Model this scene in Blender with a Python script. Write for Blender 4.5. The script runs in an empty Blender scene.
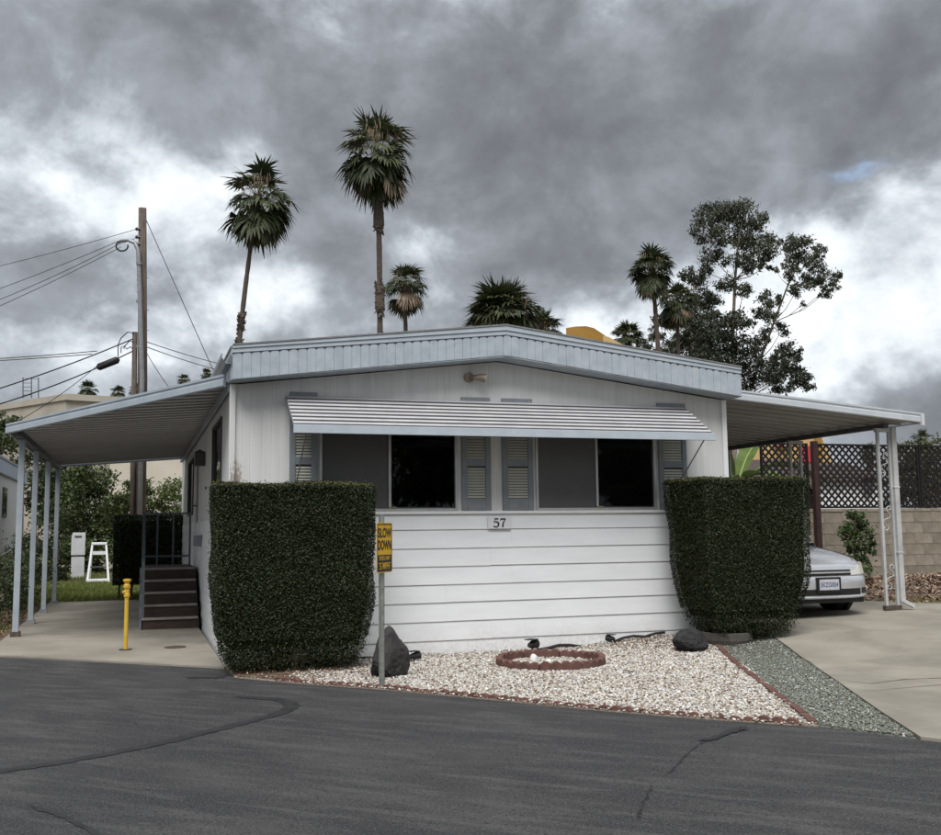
import bpy, bmesh, math, random
import numpy as np
from mathutils import Vector, Matrix

random.seed(7)
rng = np.random.default_rng(7)
S = bpy.context.scene
COL = S.collection
R = math.radians

# ------------------------------------------------------------------ camera
CP = np.array([-0.954815, -11.237976, 1.392207])
YAW, PIT, ROL, FPX = 0.315987, 0.110117, -0.0117024, 1018.906
cF = np.array([math.sin(YAW)*math.cos(PIT), math.cos(YAW)*math.cos(PIT), math.sin(PIT)])
cR = np.array([math.cos(YAW), -math.sin(YAW), 0.0])
cU = np.cross(cR, cF)
cR, cU = math.cos(ROL)*cR+math.sin(ROL)*cU, -math.sin(ROL)*cR+math.cos(ROL)*cU
cd = bpy.data.cameras.new('camera')
cd.sensor_fit = 'HORIZONTAL'; cd.sensor_width = 36.0; cd.lens = FPX/941*36
cd.clip_start = 0.05; cd.clip_end = 3000
co = bpy.data.objects.new('camera', cd); COL.objects.link(co)
co.matrix_world = Matrix(((cR[0], cU[0], -cF[0], CP[0]), (cR[1], cU[1], -cF[1], CP[1]), (cR[2], cU[2], -cF[2], CP[2]), (0, 0, 0, 1)))
S.camera = co
def pdir(u, v):
    return cF + cR*(u-470.5)/FPX - cU*(v-417.5)/FPX
def atD(u, v, D):                       # point on a photo ray at a depth in metres
    return CP + D*pdir(u, v)
def gpt(u, v, z=0.0):                   # where a photo ray meets level ground
    d = pdir(u, v); return CP + d*(z-CP[2])/d[2]

# ------------------------------------------------------------------ view, sky, sun
S.view_settings.view_transform = 'Standard'; S.view_settings.look = 'None'
S.view_settings.exposure = 1.42; S.view_settings.gamma = 1.0
S.view_settings.use_curve_mapping = False
S.cycles.use_denoising = True
S.cycles.max_bounces = 5; S.cycles.diffuse_bounces = 3; S.cycles.transparent_max_bounces = 6
S.cycles.use_adaptive_sampling = True; S.cycles.adaptive_threshold = 0.015
SUN_EL, SUN_AZ = R(58), R(205)          # azimuth clockwise from +y
W = bpy.data.worlds.new('World'); S.world = W; W.use_nodes = True
wt = W.node_tree; wn = wt.nodes; wl = wt.links
wn.clear()
class NX:                                # tiny helper for math graphs
    def __init__(s, tree): s.t = tree
    def new(s, typ, **k):
        n = s.t.nodes.new(typ)
        for a, b in k.items(): setattr(n, a, b)
        return n
    def put(s, sock, v):
        if isinstance(v, bpy.types.NodeSocket): s.t.links.new(v, sock)
        else: sock.default_value = v
    def m(s, op, a, b=0.0, c=0.0, clamp=False):
        n = s.new('ShaderNodeMath', operation=op); n.use_clamp = clamp
        s.put(n.inputs[0], a)
        if len(n.inputs) > 1: s.put(n.inputs[1], b)
        if len(n.inputs) > 2: s.put(n.inputs[2], c)
        return n.outputs[0]
    def xyz(s, a, b, c):
        n = s.new('ShaderNodeCombineXYZ'); s.put(n.inputs[0], a); s.put(n.inputs[1], b); s.put(n.inputs[2], c); return n.outputs[0]
    def noise(s, vec, scale, detail=4.0, rough=0.5, dist=0.0):
        n = s.new('ShaderNodeTexNoise'); s.put(n.inputs['Vector'], vec)
        n.inputs['Scale'].default_value = scale; n.inputs['Detail'].default_value = detail
        n.inputs['Roughness'].default_value = rough; n.inputs['Distortion'].default_value = dist
        return n.outputs['Fac']
    def ramp(s, fac, stops, interp='LINEAR'):
        n = s.new('ShaderNodeValToRGB'); cr = n.color_ramp; cr.interpolation = interp
        while len(cr.elements) < len(stops): cr.elements.new(0.5)
        for e, (p, c) in zip(cr.elements, stops):
            e.position = p; e.color = (c[0], c[1], c[2], 1)
        s.put(n.inputs[0], fac); return n.outputs[0]
    def mix(s, fac, a, b, blend='MIX'):
        n = s.new('ShaderNodeMix', data_type='RGBA', blend_type=blend)
        s.put(n.inputs[0], fac); s.put(n.inputs[6], a); s.put(n.inputs[7], b); return n.outputs[2]
def lin(r, g, b):
    f = lambda c: (c/255/12.92 if c/255 <= 0.04045 else ((c/255+0.055)/1.055)**2.4)
    return (f(r), f(g), f(b), 1)

X = NX(wt)
tc = X.new('ShaderNodeTexCoord')
sp = X.new('ShaderNodeSeparateXYZ'); wl.new(tc.outputs['Generated'], sp.inputs[0])
dx, dy, dz = sp.outputs
zz = X.m('ADD', X.m('MAXIMUM', dz, 0.0), 0.16)
pv = X.xyz(X.m('DIVIDE', dx, zz), X.m('DIVIDE', dy, zz), 0.0)
gen = tc.outputs['Generated']
stv = X.xyz(X.m('ADD', dx, 3.7), X.m('ADD', dy, 1.3), X.m('MULTIPLY', dz, 1.45))
W.cycles.sampling_method = 'MANUAL'; W.cycles.sample_map_resolution = 256
n_a = X.noise(stv, 3.6, 6, 0.56, 0.35)          # broad cloud forms
n_b = X.noise(X.xyz(dy, dx, X.m('MULTIPLY', dz, 1.3)), 8.0, 7, 0.58, 0.25)   # billows
n_dir2 = X.noise(stv, 20.0, 6, 0.58, 0.2)      # wisps
n_big = X.noise(pv, 0.8, 3, 0.55, 0.4)
w1 = X.noise(gen, 5.0, 5, 0.6)
w2 = X.noise(X.xyz(dy, dz, dx), 5.0, 5, 0.6)
azn = X.m('ADD', X.m('ARCTAN2', dx, dy), X.m('MULTIPLY', X.m('SUBTRACT', w1, 0.5), 0.24))
eln = X.m('ADD', X.m('ARCSINE', dz), X.m('MULTIPLY', X.m('SUBTRACT', w2, 0.5), 0.18))
def azel(u, v):
    d = pdir(u, v); d = d/np.linalg.norm(d); return math.atan2(d[0], d[1]), math.asin(d[2])
# cloud masses and gaps: place (photo pixel), half sizes in radians, tilt, strength
BLOBS = [
    (640, 220, 0.34, 0.10, 10, -0.34), (800, 150, 0.26, 0.09, 0, -0.22), (480, 140, 0.18, 0.07, -20, -0.12),
    (880, 50, 0.25, 0.10, 0, -0.12), (370, 20, 0.22, 0.06, 0, -0.42), (140, 190, 0.22, 0.16, 0, 0.05), (430, 215, 0.08, 0.07, 0, -0.20), (300, 230, 0.06, 0.05, 0, -0.12),
    (110, 130, 0.12, 0.05, 25, 0.10), (905, 245, 0.14, 0.085, 25, 0.55), (60, 205, 0.14, 0.05, 0, 0.06), (690, 300, 0.08, 0.05, 0, 0.25),
    (290, 300, 0.07, 0.045, -40, 0.20), (440, 258, 0.07, 0.026, 0, 0.70), (180, 260, 0.06, 0.045, 30, 0.18), (120, 230, 0.05, 0.02, 20, 0.22),
    (20, 262, 0.12, 0.035, 0, -0.14), (600, 305, 0.16, 0.035, 0, 0.30), (340, 320, 0.14, 0.03, 0, 0.24), (180, 345, 0.22, 0.035, 0, 0.22), (570, 265, 0.10, 0.03, 0, -0.16),
    (890, 400, 0.12, 0.035, 0, -0.30), (850, 335, 0.10, 0.03, 10, 0.18),
]
B = None
for (u, v, sx, sy, tilt, amp) in BLOBS:
    a0, e0 = azel(u, v); c, s_ = math.cos(R(tilt)), math.sin(R(tilt))
    da = X.m('SUBTRACT', azn, a0); de = X.m('SUBTRACT', eln, e0)
    p = X.m('ADD', X.m('MULTIPLY', da, c/sx), X.m('MULTIPLY', de, s_/sx))
    q = X.m('ADD', X.m('MULTIPLY', da, -s_/sy), X.m('MULTIPLY', de, c/sy))
    r2 = X.m('ADD', X.m('MULTIPLY', p, p), X.m('MULTIPLY', q, q))
    gss = X.m('EXPONENT', X.m('MULTIPLY', r2, -0.6))
    B = X.m('MULTIPLY_ADD', gss, amp, B if B is not None else 0.0)
def ss(v, lo, hi):
    n_ = X.new('ShaderNodeMapRange', interpolation_type='SMOOTHSTEP'); X.put(n_.inputs[0], v); n_.inputs[1].default_value = lo; n_.inputs[2].default_value = hi; return n_.outputs[0]
cen = lambda n_: X.m('SUBTRACT', n_, 0.5)
tt = X.m('ADD', X.m('MULTIPLY_ADD', B, 0.42, n_a), X.m('MULTIPLY', cen(n_b), 0.45))
val = X.m('MULTIPLY_ADD', ss(tt, 0.42, 0.68), 0.30, 0.40)
val = X.m('MULTIPLY_ADD', B, 0.34, val)
val = X.m('MULTIPLY_ADD', cen(n_b), 0.95, val)
val = X.m('MULTIPLY_ADD', cen(n_big), 0.30, val)
val = X.m('MULTIPLY_ADD', cen(n_dir2), X.m('MULTIPLY_ADD', ss(tt, 0.36, 0.65), 0.50, 0.20), val)
SKYK = 0.475
def sk(r, g, b): c = lin(r, g, b); return tuple(x*SKYK for x in c[:3])
cloud = X.ramp(val, [(0.0, sk(100, 103, 108)), (0.2, sk(119, 123, 129)), (0.40, sk(147, 152, 159)), (0.6, sk(184, 191, 198)), (0.8, sk(219, 225, 230)), (1.0, sk(241, 244, 247))])
nish = X.new('ShaderNodeTexSky', sky_type='NISHITA'); nish.sun_disc = False
nish.sun_elevation = SUN_EL; nish.sun_rotation = SUN_AZ
nsc = X.new('ShaderNodeVectorMath', operation='SCALE'); wl.new(nish.outputs[0], nsc.inputs[0]); nsc.inputs['Scale'].default_value = 0.1
ga, ge = azel(880, 166)
gr = X.m('ADD', X.m('POWER', X.m('DIVIDE', X.m('SUBTRACT', azn, ga), 0.022), 2), X.m('POWER', X.m('DIVIDE', X.m('SUBTRACT', eln, ge), 0.007), 2))
gap = X.m('MULTIPLY', X.m('EXPONENT', X.m('MULTIPLY', gr, -1.0)), X.ramp(n_dir2, [(0.42, (0, 0, 0)), (0.6, (1, 1, 1))]))
bg = X.new('ShaderNodeBackground'); bg.inputs[1].default_value = 1.0
wl.new(X.mix(X.m('MULTIPLY', gap, 0.45, clamp=True), cloud, nsc.outputs[0]), bg.inputs[0])
wo = X.new('ShaderNodeOutputWorld'); wl.new(bg.outputs[0], wo.inputs[0])
sd = bpy.data.lights.new('sun', 'SUN'); sd.energy = 1.5; sd.angle = R(40); sd.color = (1.0, 0.985, 0.965)
so = bpy.data.objects.new('sun', sd); COL.objects.link(so)
sv = Vector((math.sin(SUN_AZ)*math.cos(SUN_EL), math.cos(SUN_AZ)*math.cos(SUN_EL), math.sin(SUN_EL)))
so.rotation_euler = sv.to_track_quat('Z', 'Y').to_euler(); so.location = (0, -5, 30)

# ------------------------------------------------------------------ materials
MATS = {}
def mat(name, c1, c2=None, scale=6.0, rough=0.7, metal=0.0, spec=0.35, bump=0.0, bscale=40.0, detail=6.0, stretch=(1, 1, 1),
        attr=False, trans=0.0, dirt=None, dirt_scale=1.3, dirt_lo=0.55, coat=0.0, lo=0.35, hi=0.65, world=False):
    m = bpy.data.materials.new(name); m.use_nodes = True; t = m.node_tree; g = NX(t)
    b = t.nodes['Principled BSDF']; out = t.nodes['Material Output']
    co_ = g.new('ShaderNodeTexCoord')
    src = co_.outputs['Object']
    if world: src = g.new('ShaderNodeNewGeometry').outputs['Position']
    mp = g.new('ShaderNodeMapping'); mp.inputs['Scale'].default_value = stretch; t.links.new(src, mp.inputs[0])
    vec = mp.outputs[0]
    col = tuple(c1)+(1,) if len(c1) == 3 else c1
    if c2 is not None:
        f = g.noise(vec, scale, detail, 0.6)
        col = g.ramp(f, [(lo, c1), (hi, c2)])
    if attr:
        a = g.new('ShaderNodeAttribute'); a.attribute_name = 'col'
        col = g.mix(1.0, col, a.outputs['Color'], 'MULTIPLY')
    if dirt is not None:
        f = g.noise(vec, dirt_scale, 8, 0.65, 0.4)
        col = g.mix(g.ramp(f, [(dirt_lo, (0, 0, 0)), (min(dirt_lo+0.2, 1), (1, 1, 1))]), col, tuple(dirt)+(1,))
    g.put(b.inputs['Base Color'], col)
    b.inputs['Roughness'].default_value = rough; b.inputs['Metallic'].default_value = metal
    b.inputs['Specular IOR Level'].default_value = spec
    if coat: b.inputs['Coat Weight'].default_value = coat; b.inputs['Coat Roughness'].default_value = 0.06
    if bump:
        bn = g.new('ShaderNodeBump'); bn.inputs['Strength'].default_value = bump; bn.inputs['Distance'].default_value = 0.01
        t.links.new(g.noise(vec, bscale, 5, 0.6), bn.inputs['Height']); t.links.new(bn.outputs[0], b.inputs['Normal'])
    if trans:
        tr = g.new('ShaderNodeBsdfTranslucent'); g.put(tr.inputs[0], col)
        mx = g.new('ShaderNodeMixShader'); mx.inputs[0].default_value = trans
        t.links.new(b.outputs[0], mx.inputs[1]); t.links.new(tr.outputs[0], mx.inputs[2]); t.links.new(mx.outputs[0], out.inputs[0])
    MATS[name] = m; return m
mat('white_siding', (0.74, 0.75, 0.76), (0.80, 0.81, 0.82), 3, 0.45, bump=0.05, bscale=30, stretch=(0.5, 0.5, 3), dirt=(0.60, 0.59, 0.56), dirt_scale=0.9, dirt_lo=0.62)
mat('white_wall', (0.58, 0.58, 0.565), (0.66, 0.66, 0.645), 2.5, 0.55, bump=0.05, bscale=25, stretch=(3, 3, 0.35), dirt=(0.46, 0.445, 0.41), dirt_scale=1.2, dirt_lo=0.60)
mat('white_trim', (0.72, 0.73, 0.73), (0.78, 0.78, 0.78), 5, 0.5, dirt=(0.55, 0.53, 0.5), dirt_scale=3, dirt_lo=0.62)
mat('blue_trim', (0.325, 0.37, 0.41), (0.405, 0.448, 0.485), 7, 0.5, bump=0.15, bscale=22, dirt=(0.27, 0.30, 0.33), dirt_scale=9, dirt_lo=0.6)
mat('blue_trim_light', (0.38, 0.43, 0.472), (0.44, 0.488, 0.528), 5, 0.5, bump=0.06, bscale=22, dirt=(0.33, 0.38, 0.42), dirt_scale=6, dirt_lo=0.6)
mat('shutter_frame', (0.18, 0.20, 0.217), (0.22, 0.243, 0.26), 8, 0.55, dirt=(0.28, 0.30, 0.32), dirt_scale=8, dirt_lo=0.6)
mat('cream_slat', (0.42, 0.41, 0.355), (0.50, 0.49, 0.43), 6, 0.55, dirt=(0.36, 0.35, 0.3), dirt_scale=7, dirt_lo=0.62)
mat('awning_white', (0.40, 0.40, 0.405), (0.48, 0.48, 0.485), 4, 0.4, dirt=(0.33, 0.315, 0.31), dirt_scale=4, dirt_lo=0.6)
mat('slat_gap_shade', (0.045, 0.038, 0.041), (0.065, 0.056, 0.059), 5, 0.6)  # dark colour standing in for the shade between awning slats
mat('carport_trim', (0.44, 0.47, 0.50), (0.50, 0.53, 0.56), 4, 0.4, dirt=(0.34, 0.36, 0.38), dirt_scale=5, dirt_lo=0.6)
mat('dark_gap', (0.03, 0.03, 0.033), rough=0.8)
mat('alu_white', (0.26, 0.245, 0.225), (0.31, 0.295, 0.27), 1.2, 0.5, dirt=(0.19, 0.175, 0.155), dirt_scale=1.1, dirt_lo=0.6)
mat('alu_blue', (0.31, 0.352, 0.39), (0.365, 0.408, 0.445), 4, 0.4, dirt=(0.30, 0.34, 0.38), dirt_scale=5, dirt_lo=0.6)
mat('post_white', (0.36, 0.365, 0.365), (0.48, 0.48, 0.47), 5, 0.4, dirt=(0.28, 0.27, 0.25), dirt_scale=7, dirt_lo=0.6)
mat('gutter_grey', (0.16, 0.18, 0.20), (0.22, 0.24, 0.26), 5, 0.4, metal=0.2)
mat('roofing', (0.16, 0.16, 0.165), (0.22, 0.22, 0.22), 30, 0.9, bump=0.3, bscale=80)
mat('alu_frame', (0.42, 0.42, 0.41), (0.50, 0.50, 0.49), 8, 0.4, metal=0.5)
mat('dark_frame', (0.07, 0.07, 0.072), rough=0.5)
mat('interior', (0.025, 0.024, 0.023), (0.04, 0.038, 0.036), 2, 0.9)
mat('curtain', (0.30, 0.30, 0.30), (0.36, 0.36, 0.36), 3, 0.9, stretch=(6, 6, 0.3))
mat('screen', (0.085, 0.085, 0.085), (0.105, 0.105, 0.105), 1.2, 0.75, bump=0.2, bscale=300)
mat('asphalt', (0.030, 0.031, 0.033), rough=0.9)
mat('tar', (0.015, 0.015, 0.016), (0.028, 0.028, 0.029), 8, 0.8, bump=0.2, bscale=30)
mat('concrete', (0.205, 0.186, 0.152), (0.305, 0.279, 0.232), 0.9, 0.85, bump=0.15, bscale=90, detail=12, dirt=(0.155, 0.140, 0.115), dirt_scale=0.6, dirt_lo=0.50, world=True)
mat('soil', (0.075, 0.052, 0.036), (0.15, 0.11, 0.078), 12, 0.95, bump=0.6, bscale=50, world=True)
mat('ground_earth', (0.14, 0.115, 0.08), (0.22, 0.19, 0.14), 0.5, 0.95, bump=0.4, bscale=6, world=True)
mat('gravel_base', (0.16, 0.115, 0.08), (0.36, 0.30, 0.24), 45, 0.9, bump=0.8, bscale=70, world=True)
mat('stone_white', (1, 1, 1), rough=0.75, attr=True)
mat('green_base', (0.10, 0.105, 0.088), (0.19, 0.195, 0.165), 60, 0.9, bump=0.8, bscale=90, world=True)
mat('chip', (1, 1, 1), rough=0.9, attr=True)
mat('grass', (1, 1, 1), rough=0.7, attr=True, trans=0.25)
mat('leaf', (1, 1, 1), rough=0.55, spec=0.3, attr=True, trans=0.18)
mat('leaf_hedge', (1, 1, 1), rough=0.5, spec=0.22, attr=True, trans=0.08)
mat('bark', (0.13, 0.10, 0.075), (0.25, 0.20, 0.155), 9, 0.9, bump=0.5, bscale=25, stretch=(1, 1, 0.4))
mat('bark_pale', (0.24, 0.21, 0.18), (0.40, 0.36, 0.32), 6, 0.85, bump=0.3, bscale=14, stretch=(1, 1, 0.3))
mat('palm_bark', (0.055, 0.044, 0.036), (0.125, 0.10, 0.080), 8, 0.95, bump=0.8, bscale=12, stretch=(1, 1, 5))
mat('wood_pole', (0.060, 0.046, 0.038), (0.13, 0.105, 0.088), 10, 0.9, bump=0.3, bscale=20, stretch=(2, 2, 0.15))
mat('galv', (0.24, 0.25, 0.26), (0.32, 0.33, 0.34), 8, 0.5, metal=0.35)
mat('sign_post', (0.17, 0.18, 0.16), (0.26, 0.27, 0.24), 20, 0.6, metal=0.3)
mat('sign_yellow', (0.66, 0.38, 0.018), (0.70, 0.42, 0.03), 8, 0.4)
mat('sign_black', (0.018, 0.018, 0.018), rough=0.45)
mat('rubber_black', (0.016, 0.016, 0.017), (0.03, 0.03, 0.03), 12, 0.6)
mat('yellow_paint', (0.52, 0.32, 0.035), (0.60, 0.38, 0.05), 10, 0.45, bump=0.1, dirt=(0.45, 0.3, 0.08), dirt_scale=9, dirt_lo=0.66)
mat('iron', (0.05, 0.04, 0.035), (0.11, 0.08, 0.06), 14, 0.8, bump=0.3)
mat('brick_red', (0.095, 0.048, 0.039), (0.155, 0.079, 0.064), 9, 0.9, bump=0.5, bscale=60, dirt=(0.20, 0.125, 0.10), dirt_scale=7, dirt_lo=0.64)
mat('boulder', (0.022, 0.021, 0.021), (0.060, 0.057, 0.054), 7, 0.85, bump=1.0, bscale=18, dirt=(0.22, 0.18, 0.14), dirt_scale=5, dirt_lo=0.70)
mat('lava', (0.012, 0.012, 0.013), (0.035, 0.034, 0.034), 12, 0.9, bump=1.0, bscale=25)
mat('quartz', (0.75, 0.75, 0.73), (0.6, 0.6, 0.58), 10, 0.5, bump=0.5)
mat('step_brown', (0.040, 0.026, 0.020), (0.066, 0.044, 0.034), 7, 0.7, stretch=(1, 6, 6))
mat('step_edge', (0.22, 0.19, 0.175), (0.30, 0.27, 0.25), 7, 0.6)
mat('rail_grey', (0.10, 0.125, 0.14), (0.14, 0.165, 0.18), 9, 0.5, metal=0.2)
mat('block', (0.20, 0.170, 0.132), (0.275, 0.236, 0.188), 7, 0.95, bump=0.4, bscale=60, dirt=(0.145, 0.112, 0.082), dirt_scale=1.1, dirt_lo=0.56)
mat('mortar', (0.16, 0.145, 0.125), (0.20, 0.185, 0.165), 12, 0.95)
mat('lattice_wood', (0.006, 0.0045, 0.0045), (0.011, 0.008, 0.008), 14, 0.85)
mat('post_brown', (0.028, 0.014, 0.012), (0.045, 0.022, 0.019), 10, 0.8)
mat('silver', (0.58, 0.59, 0.61), (0.60, 0.61, 0.63), 1, 0.25, metal=0.65, coat=0.8)
mat('car_black', (0.012, 0.012, 0.013), rough=0.45)
mat('tyre', (0.02, 0.02, 0.02), rough=0.85)
mat('rim', (0.38, 0.39, 0.4), rough=0.35, metal=0.8)
mat('car_glass', (0.02, 0.025, 0.028), rough=0.06, spec=0.6)
mat('lamp_clear', (0.42, 0.41, 0.36), (0.52, 0.50, 0.44), 12, 0.15, spec=0.6, coat=0.8)
mat('lamp_amber', (0.75, 0.33, 0.10), rough=0.2, coat=0.6)
mat('tail_red', (0.35, 0.02, 0.02), rough=0.2, coat=0.6)
mat('plate_white', (0.68, 0.68, 0.70), rough=0.5)
mat('plate_worn', (0.42, 0.42, 0.44), (0.50, 0.50, 0.52), 20, 0.5)
mat('plate_blue', (0.09, 0.11, 0.22), rough=0.5)
mat('beige_stucco', (0.31, 0.28, 0.23), (0.40, 0.37, 0.315), 0.35, 0.9, dirt=(0.23, 0.21, 0.18), dirt_scale=0.25, dirt_lo=0.56)
mat('cream_wall', (0.45, 0.415, 0.345), (0.50, 0.46, 0.39), 0.5, 0.9)
mat('yellow_stucco', (0.30, 0.17, 0.035), (0.34, 0.195, 0.045), 0.7, 0.85)
mat('tan_stucco', (0.50, 0.34, 0.15), (0.54, 0.38, 0.18), 0.7, 0.85)
mat('sign_red', (0.50, 0.045, 0.06), rough=0.5)
mat('roof_brown', (0.045, 0.034, 0.03), (0.08, 0.06, 0.052), 4, 0.9, stretch=(1, 8, 8))
mat('nbr_white', (0.70, 0.70, 0.68), (0.76, 0.76, 0.74), 2, 0.6, stretch=(4, 4, 0.3))
mat('nbr_blue', (0.36, 0.44, 0.55), (0.42, 0.50, 0.60), 4, 0.5)
mat('box_grey', (0.50, 0.51, 0.51), (0.58, 0.59, 0.59), 4, 0.5)
mat('white_plastic', (0.66, 0.67, 0.68), (0.74, 0.75, 0.76), 5, 0.4)
mat('cable', (0.015, 0.015, 0.016), rough=0.6)
mat('ceramic', (0.05, 0.035, 0.03), rough=0.3)
mat('fixture', (0.20, 0.16, 0.12), (0.34, 0.28, 0.2), 20, 0.5, metal=0.3)
mat('lamp_glass', (0.6, 0.55, 0.45), rough=0.25)
mat('pot_grey', (0.055, 0.050, 0.043), (0.095, 0.088, 0.075), 8, 0.9, bump=0.4)

def custom_asphalt():
    m = MATS['asphalt']; t = m.node_tree; g = NX(t); b = t.nodes['Principled BSDF']
    pos = g.new('ShaderNodeNewGeometry').outputs['Position']
    def mp(rot, sc):
        n = g.new('ShaderNodeMapping'); n.vector_type = 'TEXTURE'; n.inputs['Rotation'].default_value = (0, 0, rot)
        n.inputs['Scale'].default_value = sc; t.links.new(pos, n.inputs[0]); return n.outputs[0]
    streak = g.noise(mp(R(-50), (1.1, 0.42, 1)), 1.0, 7, 0.62, 0.6)
    streak2 = g.noise(mp(R(-42), (0.7, 0.12, 1)), 1.0, 5, 0.6, 0.4)
    big = g.noise(pos, 0.35, 5, 0.6)
    fine = g.noise(pos, 95, 3, 0.75)
    fine2 = g.noise(pos, 34, 5, 0.75)
    base = g.ramp(streak, [(0.30, (0.021, 0.021, 0.0222)), (0.50, (0.0295, 0.0295, 0.030)), (0.70, (0.053, 0.0515, 0.049))])
    base = g.mix(g.m('MULTIPLY', g.ramp(streak2, [(0.48, (0, 0, 0)), (0.64, (1, 1, 1))]), 0.58), base, (0.078, 0.077, 0.074, 1))
    base = g.mix(g.m('MULTIPLY', g.ramp(big, [(0.35, (1, 1, 1)), (0.55, (0, 0, 0))]), 0.35), base, (0.020, 0.021, 0.024, 1))
    sp_ = g.ramp(fine, [(0.57, (0, 0, 0)), (0.63, (1, 1, 1))])
    base = g.mix(g.m('MULTIPLY', sp_, 0.9), base, (0.165, 0.160, 0.152, 1))
    base = g.mix(g.m('MULTIPLY', g.ramp(fine2, [(0.38, (1, 1, 1)), (0.45, (0, 0, 0))]), 0.85), base, (0.008, 0.008, 0.009, 1))
    t.links.new(base, b.inputs['Base Color'])
    bn = g.new('ShaderNodeBump'); bn.inputs['Strength'].default_value = 0.5; bn.inputs['Distance'].default_value = 0.006
    t.links.new(g.m('ADD', fine, fine2), bn.inputs['Height']); t.links.new(bn.outputs[0], b.inputs['Normal'])
    b.inputs['Roughness'].default_value = 0.85
custom_asphalt()
def peeling():                           # flaked paint at the front left corner of the upper wall
    m = MATS['white_wall']; t = m.node_tree; g = NX(t); b = t.nodes['Principled BSDF']
    old = b.inputs['Base Color'].links[0].from_socket
    pos = g.new('ShaderNodeNewGeometry').outputs['Position']
    s_ = g.new('ShaderNodeSeparateXYZ'); t.links.new(pos, s_.inputs[0]); x, y, z = s_.outputs
    rg = g.m('SUBTRACT', 1.0, g.m('DIVIDE', g.m('ABSOLUTE', g.m('SUBTRACT', x, 0.05)), 0.15), clamp=True)
    zg = g.m('SUBTRACT', 1.0, g.m('DIVIDE', g.m('ABSOLUTE', g.m('SUBTRACT', z, 1.80)), 0.60), clamp=True)
    yg = g.m('LESS_THAN', y, 0.3)
    mp = g.new('ShaderNodeMapping'); mp.inputs['Scale'].default_value = (2.2, 2.2, 0.8); t.links.new(pos, mp.inputs[0])
    n = g.noise(mp.outputs[0], 26, 8, 0.7)
    f = g.m('MULTIPLY', g.m('MULTIPLY', rg, zg), yg)
    f = g.m('ADD', g.m('MULTIPLY', f, 0.50), g.m('SUBTRACT', n, 0.68))
    k = g.m('MULTIPLY', f, 14.0, clamp=True)
    t.links.new(g.mix(k, old, g.ramp(n, [(0.4, (0.20, 0.17, 0.14)), (0.65, (0.38, 0.34, 0.29))])), b.inputs['Base Color'])
peeling()
def splash():                            # rain-splashed soil on the lowest boards
    m = MATS['white_siding']; t = m.node_tree; g = NX(t); b = t.nodes['Principled BSDF']
    old = b.inputs['Base Color'].links[0].from_socket
    pos = g.new('ShaderNodeNewGeometry').outputs['Position']
    s_ = g.new('ShaderNodeSeparateXYZ'); t.links.new(pos, s_.inputs[0])
    n = g.noise(pos, 3.0, 8, 0.7); n2 = g.noise(pos, 28.0, 6, 0.7)
    f = g.m('SUBTRACT', g.m('MULTIPLY_ADD', n, 0.55, 0.05), s_.outputs[2]); f = g.m('MULTIPLY', f, 2.2, clamp=True)
    k = g.m('MULTIPLY', f, g.ramp(n2, [(0.35, (0, 0, 0)), (0.65, (1, 1, 1))]))
    t.links.new(g.mix(g.m('MULTIPLY', k, 0.7), old, (0.40, 0.36, 0.30, 1)), b.inputs['Base Color'])
splash()
def glass_mat():
    m = bpy.data.materials.new('window_glass'); m.use_nodes = True; t = m.node_tree; g = NX(t)
    out = t.nodes['Material Output']; t.nodes.remove(t.nodes['Principled BSDF'])
    tr = g.new('ShaderNodeBsdfTransparent'); tr.inputs[0].default_value = (0.55, 0.57, 0.58, 1)
    gl = g.new('ShaderNodeBsdfGlossy'); gl.inputs['Roughness'].default_value = 0.02
    fr = g.new('ShaderNodeFresnel'); fr.inputs[0].default_value = 1.5
    mx = g.new('ShaderNodeMixShader'); t.links.new(fr.outputs[0], mx.inputs[0])
    t.links.new(tr.outputs[0], mx.inputs[1]); t.links.new(gl.outputs[0], mx.inputs[2]); t.links.new(mx.outputs[0], out.inputs[0])
    MATS['window_glass'] = m
glass_mat()

# ------------------------------------------------------------------ object helpers
OFF = {}                                 # world offset of each (unrotated) parent
def tag(o, label=None, cat=None, group=None, kind=None):
    if label: o['label'] = label
    if cat: o['category'] = cat
    if group: o['group'] = group
    if kind: o['kind'] = kind
    return o
def thing(name, label, cat, loc=(0, 0, 0), group=None, rz=0.0):
    o = bpy.data.objects.new(name, None); COL.objects.link(o); o.location = loc; o.rotation_euler = (0, 0, rz)
    o.empty_display_size = 0.1
    OFF[o.name] = np.array(loc, float)
    return tag(o, label, cat, group)
def link(name, me, parent=None, loc=None, rot=None):
    o = bpy.data.objects.new(name, me); COL.objects.link(o)
    if parent is not None:
        o.parent = parent
    off = OFF.get(parent.name, np.zeros(3)) if parent is not None else np.zeros(3)
    if loc is not None:
        o.location = tuple(np.array(loc, float)-off); OFF[o.name] = np.array(loc, float)
    else:
        OFF[o.name] = off
    if rot is not None: o.rotation_euler = rot
    return o
def copy_tree(o, parent=None):
    c = o.copy(); COL.objects.link(c); c.parent = parent
    for ch in list(o.children): copy_tree(ch, c)
    return c
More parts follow.
